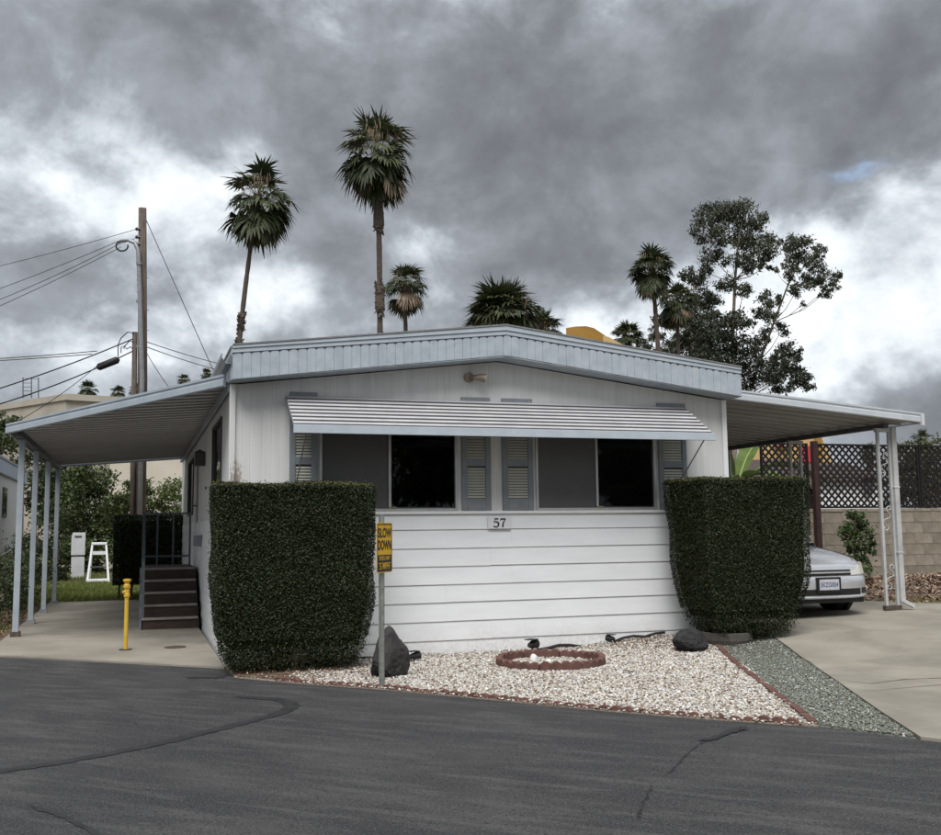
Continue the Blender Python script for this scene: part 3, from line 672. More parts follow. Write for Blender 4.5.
yy = [0.1, SWIN[0][0], SWIN[0][1], DOOR[0], DOOR[1], SWIN[1][0], SWIN[1][1], HL-0.1]
for i, (a, b) in enumerate(zip(yy[:-1], yy[1:])):
    if i == 1: mb.box(0.02, 0.1, a, b, 0, 1.62); mb.box(0.02, 0.1, a, b, 2.80, 3.02)
    elif i == 5: mb.box(0.02, 0.1, a, b, 0, 1.72); mb.box(0.02, 0.1, a, b, 2.76, 3.02)
    elif i == 3: mb.box(0.02, 0.1, a, b, 0, DOOR[2]); mb.box(0.02, 0.1, a, b, DOOR[3], 3.02)
    else: mb.box(0.02, 0.1, a, b, 0, 3.02)
mb.build('side_core', 'white_trim', home)
mb = MB(); mb.box(0.1, HW-0.1, 0.1, HL-0.1, 0.80, 0.86); mb.box(0.1, HW-0.1, 4.2, 4.3, 0.86, 3.0); mb.box(0.1, HW-0.1, 0.1, HL-0.1, 2.985, 3.02)
mb.build('interior', 'interior', home)
# gable fascia: scalloped boards, each its own piece
fy = -0.30
FX0, FX1 = -0.03, 6.18
def fz(x, lo, hi):                        # sloping line: lo at the eaves, hi at the peak
    t = 1-abs(x-PKX)/(PKX-FX0 if x < PKX else FX1-PKX); return lo+(hi-lo)*t
nB = 63; wB = (FX1-FX0)/nB
for i in range(nB):
    x0 = FX0+i*wB+0.0012; x1 = FX0+(i+1)*wB-0.0012; xm = (x0+x1)/2
    zb0, zb1 = fz(x0, 3.012, 3.398), fz(x1, 3.012, 3.398); zt = fz(xm, 3.290, 3.634)-0.004*random.random()
    sl = zb1-zb0; r = (x1-x0)/2
    top = [(xm+r*math.cos(a), zt-0.030+0.030*math.sin(a)**0.8+sl*0.5*math.cos(a)) for a in [math.pi*k/6 for k in range(7)]]
    poly = [(x0, zb0), (x1, zb1)]+top
    y_ = fy-0.012-0.004*random.random()
    m_ = MB(); m_.prism(poly, 1, y_, fy+0.004); m_.build('fascia_board', 'blue_trim', home)
def gable(name, lo0, hi0, lo1, hi1, y0, y1, m, bev=0.0):
    for a, b in ((FX0, PKX), (PKX, FX1)):
        m_ = MB(); e = 0.0
        la, lb = fz(a, lo0, hi0), fz(b, lo0, hi0); ta, tb = fz(a, lo1, hi1), fz(b, lo1, hi1)
        m_.hexa([(a, y0, la), (b, y0, lb), (b, y1, lb), (a, y1, la), (a, y0, ta), (b, y0, tb), (b, y1, tb), (a, y1, ta)])
        m_.build(name, m, home, bevel=bev)
gable('fascia_backing', 3.014, 3.400, 3.30, 3.65, fy+0.005, fy+0.03, 'shutter_frame')
gable('fascia_trim', 3.292, 3.637, 3.338, 3.686, fy-0.022, fy+0.03, 'blue_trim_light', 0.004)
gable('fascia_trim', 3.339, 3.687, 3.372, 3.742, fy-0.034, fy+0.03, 'blue_trim_light', 0.004)
gable('roof_edge', 3.373, 3.743, 3.388, 3.762, fy-0.042, fy+0.04, 'roofing')
gable('soffit', 3.004, 3.380, 3.0115, 3.3965, fy-0.006, -0.001, 'blue_trim')
for a, b, s in ((FX0-0.02, PKX, -1), (PKX, FX1+0.02, 1)):  # roof slopes
    m_ = MB(); za, zb = (3.375, 3.752) if s < 0 else (3.752, 3.375)
    m_.hexa([(a, fy+0.041, za-0.03), (b, fy+0.041, zb-0.03), (b, HL+0.3, zb-0.03), (a, HL+0.3, za-0.03), (a, fy+0.041, za), (b, fy+0.041, zb), (b, HL+0.3, zb), (a, HL+0.3, za)])
    m_.build('roof', 'roofing', home)
for x0, x1 in ((FX0-0.012, FX0+0.02), (FX1-0.02, FX1+0.012)):
    m_ = MB(); m_.box(x0, x1, fy+0.031, HL+0.3, 3.012, 3.34); m_.build('eave_fascia', 'blue_trim', home)
m_ = MB(); m_.box(FX0+0.02, 0.0, 0.0, HL, 3.0, 3.012); m_.build('side_soffit', 'blue_trim', home)
# gutter on the left eave
m_ = MB(); gp = [(0.0, 0.0), (0.0, -0.11), (-0.055, -0.11), (-0.085, -0.06), (-0.10, -0.05), (-0.10, 0.0), (-0.094, 0.0), (-0.094, -0.045), (-0.055, -0.10), (-0.006, -0.10), (-0.006, 0.0)]
m_.sweep([(p, q) for p, q in gp], (FX0-0.014, fy+0.0, 3.285), (FX0-0.014, HL, 3.265)); m_.build('gutter', 'gutter_grey', home)
# windows
def window(x0, x1, z0, z1, scr):
    fr = MB(); t = 0.03
    for bx in ((x0, x1, z0-0.012, z0+t*0.6), (x0, x1, z1-t, z1), (x0, x0+t, z0+t*0.6, z1-t), (x1-t, x1, z0+t*0.6, z1-t)):
        fr.box(bx[0], bx[1], -0.022, 0.05, bx[2], bx[3])
    f = fr.build('window', 'alu_frame', home, bevel=0.003)
    xm = (x0+x1)/2
    m_ = MB(); m_.box(xm-0.016, xm+0.016, -0.012, 0.045, z0+0.019, z1-t-0.001); m_.build('mullion', 'alu_frame', f, bevel=0.003)
    m_ = MB(); m_.box(x0+t, xm-0.023, 0.024, 0.028, z0+0.02, z1-t-0.001); m_.build('pane', 'window_glass', f)
    m_ = MB(); m_.box(xm+0.023, x1-t, 0.014, 0.018, z0+0.02, z1-t-0.001); m_.build('pane', 'window_glass', f)
    m_ = MB(); m_.box(x0+t+0.001, xm-0.024, 0.0, 0.003, z0+0.021, z1-t-0.002); m_.build('insect_screen', 'screen', f)
    m_ = MB(); m_.box(xm-0.02, xm+0.07, -0.028, -0.013, z0+0.02, z0+0.038); m_.build('latch', 'fixture', f)
    m_ = MB(); m_.box(xm+0.023, x1-t, 0.008, 0.0125, z0+0.02, z0+0.034); m_.build('sash_rail', 'dark_frame', f)
for w in WIN: window(*w, True)
for (a, b, z0, z1) in SWIN:
    fr = MB()
    for q in ((a, b, z0, z0+0.03), (a, b, z1-0.03, z1), (a, a+0.03, z0+0.03, z1-0.03), (b-0.03, b, z0+0.03, z1-0.03)):
        fr.box(-0.02, 0.05, q[0], q[1], q[2], q[3])
    f = fr.build('window', 'dark_frame', home)
    m_ = MB(); m_.box(0.014, 0.018, a+0.031, b-0.031, z0+0.031, z1-0.031); m_.build('pane', 'window_glass', f)
# shutters with their slats
slat_mesh = None
for (x0, x1) in ((0.62, 0.925), (2.60, 2.955), (3.10, 3.485), (5.15, 5.54)):
    z0, z1 = 1.615, 2.935; t = 0.065; zr = 2.13
    fr = MB(); fr.box(x0, x0+t, -0.03, 0.0, z0, z1); fr.box(x1-t, x1, -0.03, 0.0, z0, z1)
    fr.box(x0+t, x1-t, -0.028, 0.0, z0, z0+0.14); fr.box(x0+t, x1-t, -0.028, 0.0, zr, zr+0.085); fr.box(x0+t, x1-t, -0.028, 0.0, z1-0.08, z1)
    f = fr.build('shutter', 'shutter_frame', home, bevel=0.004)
    fr = MB(); fr.box(x0+t, x1-t, -0.004, -0.001, z0+0.141, zr-0.001); fr.box(x0+t, x1-t, -0.004, -0.001, zr+0.086, z1-0.081); fr.build('shutter_back', 'dark_gap', f)
    m_ = MB(); wd = x1-x0-2*t-0.002
    m_.hexa([(-wd/2, -0.022, -0.013), (wd/2, -0.022, -0.013), (wd/2, -0.018, -0.015), (-wd/2, -0.018, -0.015), (-wd/2, -0.008, 0.013), (wd/2, -0.008, 0.013), (wd/2, -0.005, 0.011), (-wd/2, -0.005, 0.011)])
    sm = m_.mesh('slat', 'cream_slat')
    z = z0+0.16
    while z < z1-0.09:
        if not (zr-0.012 < z < zr+0.1):
            link('slat', sm, f, ((x0+x1)/2, 0, z))
        z += 0.0325
# window awning
aw = (0.575, 5.535); nS = 8; ya, za, yb, zb = -0.02, 2.885, -0.66, 2.50
dyv, dzv = (yb-ya)/nS, (zb-za)/nS; nl = math.hypot(dyv, dzv); ny_, nz_ = dzv/nl, -dyv/nl   # outward normal of the slope
for i in range(nS):
    y0, z0 = ya+dyv*(i+0.05), za+dzv*(i+0.05); y1, z1 = ya+dyv*(i+0.55), za+dzv*(i+0.55)
    def off(y_, z_, d_): return (y_+ny_*d_, z_+nz_*d_)
    m_ = MB(); m_.prism([off(y0, z0, -0.004), off(y0, z0, 0.006), off(y0+dyv*0.06, z0+dzv*0.06, 0.009), off(y1-dyv*0.06, z1-dzv*0.06, 0.009), off(y1, z1, 0.006), off(y1, z1, -0.004)], 0, aw[0], aw[1])
    m_.build('awning_slat', 'awning_white', home)
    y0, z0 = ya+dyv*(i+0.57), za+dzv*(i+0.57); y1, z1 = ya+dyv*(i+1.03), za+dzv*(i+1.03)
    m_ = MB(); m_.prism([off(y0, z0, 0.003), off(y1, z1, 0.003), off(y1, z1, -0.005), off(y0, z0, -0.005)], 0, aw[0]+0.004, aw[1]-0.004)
    m_.build('gap_slat', 'slat_gap_shade', home)  # fills the gap between white slats, its shade put into the colour
m_ = MB(); m_.box(aw[0]-0.01, aw[1]+0.01, -0.70, -0.672, 2.415, 2.505); m_.build('awning_fascia', 'blue_trim_light', home, bevel=0.004)
for xs_ in (aw[0]+0.004, 2.1, 3.9, aw[1]-0.012):
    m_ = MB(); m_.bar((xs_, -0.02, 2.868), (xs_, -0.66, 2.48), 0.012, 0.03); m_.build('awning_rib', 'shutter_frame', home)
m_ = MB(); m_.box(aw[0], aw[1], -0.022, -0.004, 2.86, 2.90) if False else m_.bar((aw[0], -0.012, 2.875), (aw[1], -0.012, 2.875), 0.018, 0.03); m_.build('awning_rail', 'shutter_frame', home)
for xs_ in (0.70, 5.42):
    m_ = MB(); m_.tube([(xs_, -0.035, 1.95), (xs_, -0.655, 2.43)], 0.008, 6); m_.build('awning_arm', 'galv', home)
# house number
m_ = MB(); m_.box(2.905, 3.185, -0.040, -0.030, 1.405, 1.545); plate = m_.build('number_plate', 'plate_white', home)
def stroke(mb_, pts, w, y):
    pts = [np.array(p) for p in pts]
    for i in range(len(pts)-1):
        d = pts[i+1]-pts[i]; d = d/np.linalg.norm(d); n_ = np.array([-d[1], d[0]])
        wa = w[i]/2 if hasattr(w, '__len__') else w/2; wb = w[i+1]/2 if hasattr(w, '__len__') else w/2
        q = [pts[i]+n_*wa-d*0.001, pts[i]-n_*wa-d*0.001, pts[i+1]-n_*wb+d*0.001, pts[i+1]+n_*wb+d*0.001]
        mb_.prism([tuple(p) for p in q], 1, y-0.001-0.0003*i, y)
m_ = MB(); cx, cz = 3.004, 1.474
stroke(m_, [(cx+0.026, cz+0.044), (cx-0.017, cz+0.044)], 0.017, -0.041)
stroke(m_, [(cx-0.015, cz+0.046), (cx-0.020, cz+0.002)], 0.007, -0.0415)
arc = [(cx-0.004+0.034*math.cos(a), cz-0.018+0.031*math.sin(a)) for a in [R(140-28*k) for k in range(11)]]
stroke(m_, arc, [0.008, 0.009, 0.012, 0.018, 0.020, 0.020, 0.017, 0.013, 0.010, 0.012, 0.016], -0.042)
m_.build('digit', 'sign_black', plate)
m_ = MB(); cx = 3.088
stroke(m_, [(cx-0.030, cz+0.042), (cx+0.032, cz+0.042)], 0.017, -0.041)
stroke(m_, [(cx-0.029, cz+0.046), (cx-0.030, cz+0.022)], 0.007, -0.0415)
stroke(m_, [(cx+0.030, cz+0.042), (cx+0.006, cz+0.004), (cx-0.006, cz-0.05)], [0.009, 0.015, 0.020], -0.042)
m_.build('digit', 'sign_black', plate)
# flood light in the gable
m_ = MB(); m_.tube([(2.70, -0.001, 3.17), (2.70, -0.035, 3.17)], 0.06, 14); fl = m_.build('flood_light', 'fixture', home, smooth=False)
m_ = MB(); m_.tube([(2.71, -0.036, 3.17), (2.75, -0.09, 3.165), (2.80, -0.11, 3.16), (2.865, -0.13, 3.15)], [0.02, 0.028, 0.04, 0.052], 12); m_.build('lamp_head', 'fixture', fl)
m_ = MB(); m_.tube([(2.866, -0.1303, 3.15), (2.872, -0.132, 3.149)], 0.046, 12); m_.build('lamp_lens', 'lamp_glass', fl)
# door, porch lamp, letter box on the left side
m_ = MB(); m_.box(0.0, 0.045, DOOR[0]+0.05, DOOR[1]-0.05, DOOR[2], DOOR[3]-0.05); dr = m_.build('door', 'step_brown', home)
m_ = MB()
for q in ((DOOR[0], DOOR[0]+0.05, DOOR[2], DOOR[3]), (DOOR[1]-0.05, DOOR[1], DOOR[2], DOOR[3]), (DOOR[0]+0.05, DOOR[1]-0.05, DOOR[3]-0.05, DOOR[3])): m_.box(-0.03, 0.05, q[0], q[1], q[2], q[3])
m_.build('door_frame', 'white_trim', dr)
m_ = MB(); m_.tube([(-0.0, 6.40, 1.85), (-0.05, 6.40, 1.85), (-0.07, 6.40, 1.85)], [0.012, 0.012, 0.028], 10); m_.build('door_knob', 'fixture', dr)
m_ = MB(); m_.box(-0.005, 0.0, 4.52, 4.62, 2.42, 2.58); lamp = m_.build('porch_lamp', 'dark_frame', home)
m_ = MB(); m_.box(-0.15, -0.006, 4.48, 4.66, 2.40, 2.60); m_.add([(-0.16, 4.47, 2.601), (0, 4.47, 2.601), (0, 4.67, 2.601), (-0.16, 4.67, 2.601), (-0.08, 4.57, 2.65)], [(0, 1, 4), (1, 2, 4), (2, 3, 4), (3, 0, 4), (0, 3, 2, 1)]); m_.build('lantern', 'dark_frame', lamp)
m_ = MB(); m_.box(-0.13, -0.0, 4.75, 5.05, 1.20, 1.36); bx = m_.build('letter_box', 'gutter_grey', home, bevel=0.006)
m_ = MB(); m_.box(-0.145, 0.0, 4.74, 5.06, 1.362, 1.378); m_.build('lid', 'box_grey', bx)
m_ = MB(); m_.tube([(0.0, 4.15, 2.05), (-0.02, 4.15, 2.05)], 0.02, 8); m_.build('doorbell', 'dark_frame', home)

# ------------------------------------------------------------------ left carport cover, its front cut on the slant of the road
lc = thing('patio_cover', 'pale blue edged aluminium patio cover on four grey posts beside the home', 'patio cover', (-2.5, 4.2, 0))
LF0, LF1 = np.array([-2.63, 3.86]), np.array([-0.10, 0.02])
def lcz(x): return 2.83+(3.03-2.83)*(x+2.63)/2.52
def lfx(y): return LF0[0]+(LF1[0]-LF0[0])*(LF0[1]-y)/(LF0[1]-LF1[1])
y = 0.06
while y < 11.3:
    y1 = min(y+0.30, 11.4)
    xa = lfx(y)+0.0 if y < LF0[1] else LF0[0]; xb = lfx(y1) if y1 < LF0[1] else LF0[0]
    xe = -0.055
    ya_, yb_ = y+0.003, y1-0.003
    def strip(m_, y0, y1_, xa0, xb0, dz0, dz1):
        m_.hexa([(xa0, y0, lcz(xa0)+dz0), (xe, y0, lcz(xe)+dz0), (xe, y1_, lcz(xe)+dz0), (xb0, y1_, lcz(xb0)+dz0),
                 (xa0, y0, lcz(xa0)+dz1), (xe, y0, lcz(xe)+dz1), (xe, y1_, lcz(xe)+dz1), (xb0, y1_, lcz(xb0)+dz1)])
    m_ = MB(); strip(m_, ya_, yb_, xa, xb, 0.0, 0.006); strip(m_, ya_, ya_+0.022, xa, xa+(xb-xa)*0.08, -0.028, -0.001)
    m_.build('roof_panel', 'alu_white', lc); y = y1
a3 = (LF0[0]-0.03, LF0[1]+0.02, lcz(LF0[0])-0.02); b3 = (LF1[0]+0.03, LF1[1]-0.02, lcz(LF1[0])-0.02)
def trim_profile(s): return [(0, 0.095), (s*0.035, 0.095), (s*0.035, 0.070), (s*0.024, 0.062), (s*0.024, 0.045), (s*0.036, 0.035), (s*0.036, -0.030), (s*0.024, -0.042), (0, -0.042)]
m_ = MB(); m_.sweep(trim_profile(1), a3, b3); m_.build('front_fascia', 'alu_blue', lc)
m_ = MB(); m_.sweep(trim_profile(-1), (LF0[0]-0.001, LF0[1]+0.02, 2.815), (LF0[0]-0.001, 11.42, 2.795)); m_.build('eave_fascia', 'alu_blue', lc)
m_ = MB(); m_.bar((LF0[0], 11.43, lcz(LF0[0])-0.01), (-0.06, 11.43, lcz(-0.06)-0.01), 0.04, 0.09); m_.build('rear_fascia', 'alu_blue', lc)
m_ = MB(); m_.box(-2.545, -2.455, 3.72, 11.38, 2.725, 2.80); m_.build('beam', 'dark_frame', lc)
m_ = MB(); m_.box(-0.054, -0.032, 0.05, 11.4, 2.93, 3.03); m_.build('ledger', 'alu_blue', lc)
for yp in (4.16, 6.26, 8.59, 11.02):
    m_ = MB(); m_.box(-2.54, -2.46, yp-0.038, yp+0.038, 0.02, 2.724); po = m_.build('post', 'alu_blue', lc, bevel=0.006)
    m_ = MB(); m_.box(-2.562, -2.438, yp-0.06, yp+0.06, 0.019, 0.085); m_.build('post_shoe', 'iron' if yp < 5 else 'galv', po)

# ------------------------------------------------------------------ right carport
rc = thing('carport', 'beige aluminium carport over the driveway with scroll iron posts', 'carport', (8.9, 0.4, H1(8.9, 0.4)))
def rcz(x): return 3.06+(2.815-3.06)*(x-6.2)/(9.25-6.2)
y = 0.14
while y < 9.0:
    m_ = MB()
    def st(y0, y1, d0, d1, xa=6.215, xb=9.24):
        m_.hexa([(xa, y0, rcz(xa)+d0), (xb, y0, rcz(xb)+d0), (xb, y1, rcz(xb)+d0), (xa, y1, rcz(xa)+d0), (xa, y0, rcz(xa)+d1), (xb, y0, rcz(xb)+d1), (xb, y1, rcz(xb)+d1), (xa, y1, rcz(xa)+d1)])
    st(y+0.002, y+0.298, 0.0, 0.006); st(y+0.002, y+0.018, -0.03, -0.001)
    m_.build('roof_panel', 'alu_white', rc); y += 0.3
m_ = MB(); m_.sweep([(-p, q+0.02) for p, q in trim_profile(-1)], (6.195, 0.135, rcz(6.195)), (9.29, 0.135, rcz(9.29))); m_.build('front_fascia', 'carport_trim', rc)
m_ = MB(); m_.sweep(trim_profile(1), (9.255, 0.14, rcz(9.25)+0.005), (9.255, 9.2, rcz(9.25)+0.005)); m_.build('eave_gutter', 'alu_blue', rc)
m_ = MB(); m_.box(9.27, 9.315, 0.075, 0.125, 2.755, 2.92); m_.build('end_cap', 'box_grey', rc)
m_ = MB(); m_.box(8.86, 8.94, 0.35, 9.1, 2.735, 2.80); m_.build('beam', 'dark_frame', rc)
m_ = MB(); m_.box(6.192, 6.214, 0.14, 9.1, 2.96, 3.05); m_.build('ledger', 'alu_blue', rc)
def scroll_post(yc, shoe=True):
    xa, xb = 8.80, 8.99; g0 = H1(8.9, yc)+0.021; zt = 2.734
    m_ = MB(); m_.box(xa-0.02, xa+0.02, yc-0.02, yc+0.02, g0, zt); m_.box(xb-0.02, xb+0.02, yc-0.02, yc+0.02, g0, zt); po = m_.build('scroll_post', 'post_white', rc, bevel=0.004)
    m_ = MB(); m_.box(xa-0.035, xb+0.035, yc-0.035, yc+0.035, g0-0.002, g0+0.065); m_.build('post_shoe', 'iron', po)
    m_ = MB(); m_.box(xa-0.035, xb+0.035, yc-0.03, yc+0.03, zt-0.05, zt-0.001); m_.build('post_cap', 'post_white', po)
    for zc in (g0+0.45, g0+1.25, g0+2.0):
        pts = []; xm = (xa+xb)/2
        for k in range(14):               # lower curl
            a = R(-250+k*26); r_ = 0.018+0.0026*k; pts.append((xm-0.035+r_*math.cos(a), yc, zc-0.13+r_*math.sin(a)))
        q = []
        for k in range(14):
            a = R(-70+k*26); r_ = 0.018+0.0026*k; q.append((xm+0.035+r_*math.cos(a), yc, zc+0.13+r_*math.sin(a)))
        m_ = MB(); m_.tube(pts+[(xa+0.035, yc, zc-0.02), (xm, yc, zc+0.0), (xb-0.035, yc, zc+0.02)]+q[::-1], 0.008, 6); m_.build('scroll', 'post_white', po, smooth=True)
    return po
for yc in (0.42, 2.42, 4.45, 6.5): scroll_post(yc)
m_ = MB(); dsx, dsy = 9.085, 0.38
g0 = H1(dsx, dsy)+0.03
m_.bar((dsx-0.05, dsy, 2.75), (dsx-0.05, dsy, g0+0.10), 0.075, 0.05, up=(0, 1, 0)); m_.bar((dsx-0.055, dsy, g0+0.12), (dsx+0.10, dsy-0.04, g0+0.035), 0.07, 0.05)
m_.box(dsx-0.095, dsx-0.005, dsy-0.03, dsy+0.03, 1.0, 1.03); m_.box(dsx-0.095, dsx-0.005, dsy-0.03, dsy+0.03, 1.9, 1.93)
m_.build('downspout', 'post_white', rc, bevel=0.005)

# ------------------------------------------------------------------ porch steps
ps = thing('porch_steps', 'dark brown porch steps with grey handrail below the side door', 'steps', (-0.45, 4.5, 0.018))
NR, RH, TD = 5, 0.17, 0.27; sx0, sx1 = -0.86, -0.075; sy = 4.42; z00 = 0.018
for i in range(NR):
    z0 = z00+i*RH; yA = sy+i*TD; yB = sy+(i+1)*TD if i < NR-1 else sy+i*TD+1.55
    m_ = MB(); m_.box(sx0+0.012, sx1-0.012, yA, yA+0.03, z0, z0+RH-0.033); m_.build('riser', 'step_brown', ps)
    m_ = MB(); m_.box(sx0, sx1, yA-0.02, yB+0.015, z0+RH-0.032, z0+RH); tr = m_.build('tread' if i < NR-1 else 'landing', 'step_brown', ps)
    m_ = MB(); m_.box(sx0-0.002, sx1+0.002, yA-0.026, yA-0.0205, z0+RH-0.034, z0+RH+0.002); m_.build('nosing', 'step_edge', tr)
yl = sy+(NR-1)*TD+1.55
for xs_ in (sx0-0.03, sx1-0.008):
    m_ = MB(); poly = [(sy-0.01, z00)]+[p for i in range(NR) for p in ((sy+i*TD-0.01, z00+(i+1)*RH-0.04), (sy+(i+1)*TD-0.01, z00+(i+1)*RH-0.04))][:-1]+[(yl, z00+NR*RH-0.04), (yl, z00)]
    m_.prism(poly, 0, xs_, xs_+0.028); m_.build('stringer', 'gutter_grey' if xs_ < -0.5 else 'step_brown', ps)
ztop = z00+NR*RH
ytop = sy+(NR-1)*TD
for (xs_, y0) in ((sx0+0.01, None),):
    m_ = MB(); m_.box(xs_-0.02, xs_+0.02, sy+0.02, sy+0.06, z00+RH, z00+RH+0.80); m_.build('newel_post', 'rail_grey', ps)
    m_ = MB(); m_.box(xs_-0.02, xs_+0.02, ytop+0.05, ytop+0.09, ztop, ztop+0.84); m_.build('newel_post', 'rail_grey', ps)
    m_ = MB(); m_.bar((xs_, sy+0.0, z00+RH+0.815), (xs_, ytop+0.10, ztop+0.85), 0.045, 0.03); m_.build('handrail', 'rail_grey', ps)
    m_ = MB(); m_.bar((xs_, sy+0.06, z00+RH+0.25), (xs_, ytop+0.05, ztop+0.25), 0.03, 0.03); m_.build('lower_rail', 'rail_grey', ps)
    for k in range(1, 4):
        yk = sy+0.04+k*(ytop+0.03-sy)/4; zk = z00+RH+(yk-sy)/(ytop-sy)*(ztop-z00-RH)
        m_ = MB(); m_.box(xs_-0.012, xs_+0.012, yk-0.012, yk+0.012, zk+0.25, zk+0.80); m_.build('baluster', 'rail_grey', ps)
    m_ = MB(); m_.box(xs_-0.022, xs_+0.022, ytop+0.09, yl-0.03, ztop+0.82, ztop+0.85); m_.build('handrail', 'rail_grey', ps)
    m_ = MB(); m_.box(xs_-0.015, xs_+0.015, ytop+0.09, yl-0.03, ztop+0.12, ztop+0.15); m_.build('lower_rail', 'rail_grey', ps)
    for k in range(8):
        yk = ytop+0.25+k*0.17
        m_ = MB(); m_.box(xs_-0.012, xs_+0.012, yk-0.012, yk+0.012, ztop+0.15, ztop+0.82); m_.build('baluster', 'rail_grey', ps)
m_ = MB(); m_.box(sx0-0.012, sx1+0.02, yl-0.07, yl-0.03, ztop+0.852, ztop+0.882); m_.build('back_rail', 'rail_grey', ps)
m_ = MB(); m_.box(sx0+0.03, sx1, yl-0.065, yl-0.035, ztop+0.13, ztop+0.16); m_.build('back_rail', 'rail_grey', ps)
for xs_ in (sx0+0.01, sx0+0.24, sx0+0.50, sx1-0.01):
    m_ = MB(); m_.box(xs_-0.016, xs_+0.016, yl-0.066, yl-0.034, ztop, ztop+0.851); m_.build('newel_post', 'rail_grey', ps)

# ------------------------------------------------------------------ foliage helpers
def unit(v): return v/(np.linalg.norm(v, axis=-1, keepdims=True)+1e-9)
def leaves(c, n_dir, L, wr, droop=0.0, spread=1.0):
    """leaf quads (diamonds) at centres c, normals near n_dir"""
    n = len(c); N = unit(n_dir+rng.normal(0, spread, (n, 3)))
    a = unit(np.cross(N, unit(rng.normal(0, 1, (n, 3))))); a[:, 2] -= droop; a = unit(a); b = unit(np.cross(N, a))
    L = np.asarray(L)[:, None]; w = L*wr
    mid = c+N*L*0.06
    return np.stack([c-a*L/2, mid+b*w/2, c+a*L/2, mid-b*w/2], 1)
def tint(n, pal, var=0.35, weights=None):
    p = np.array(pal); wts = None if weights is None else np.array(weights)/sum(weights)
    return p[rng.choice(len(p), n, p=wts)]*(1-var/2+var*rng.random((n, 1)))

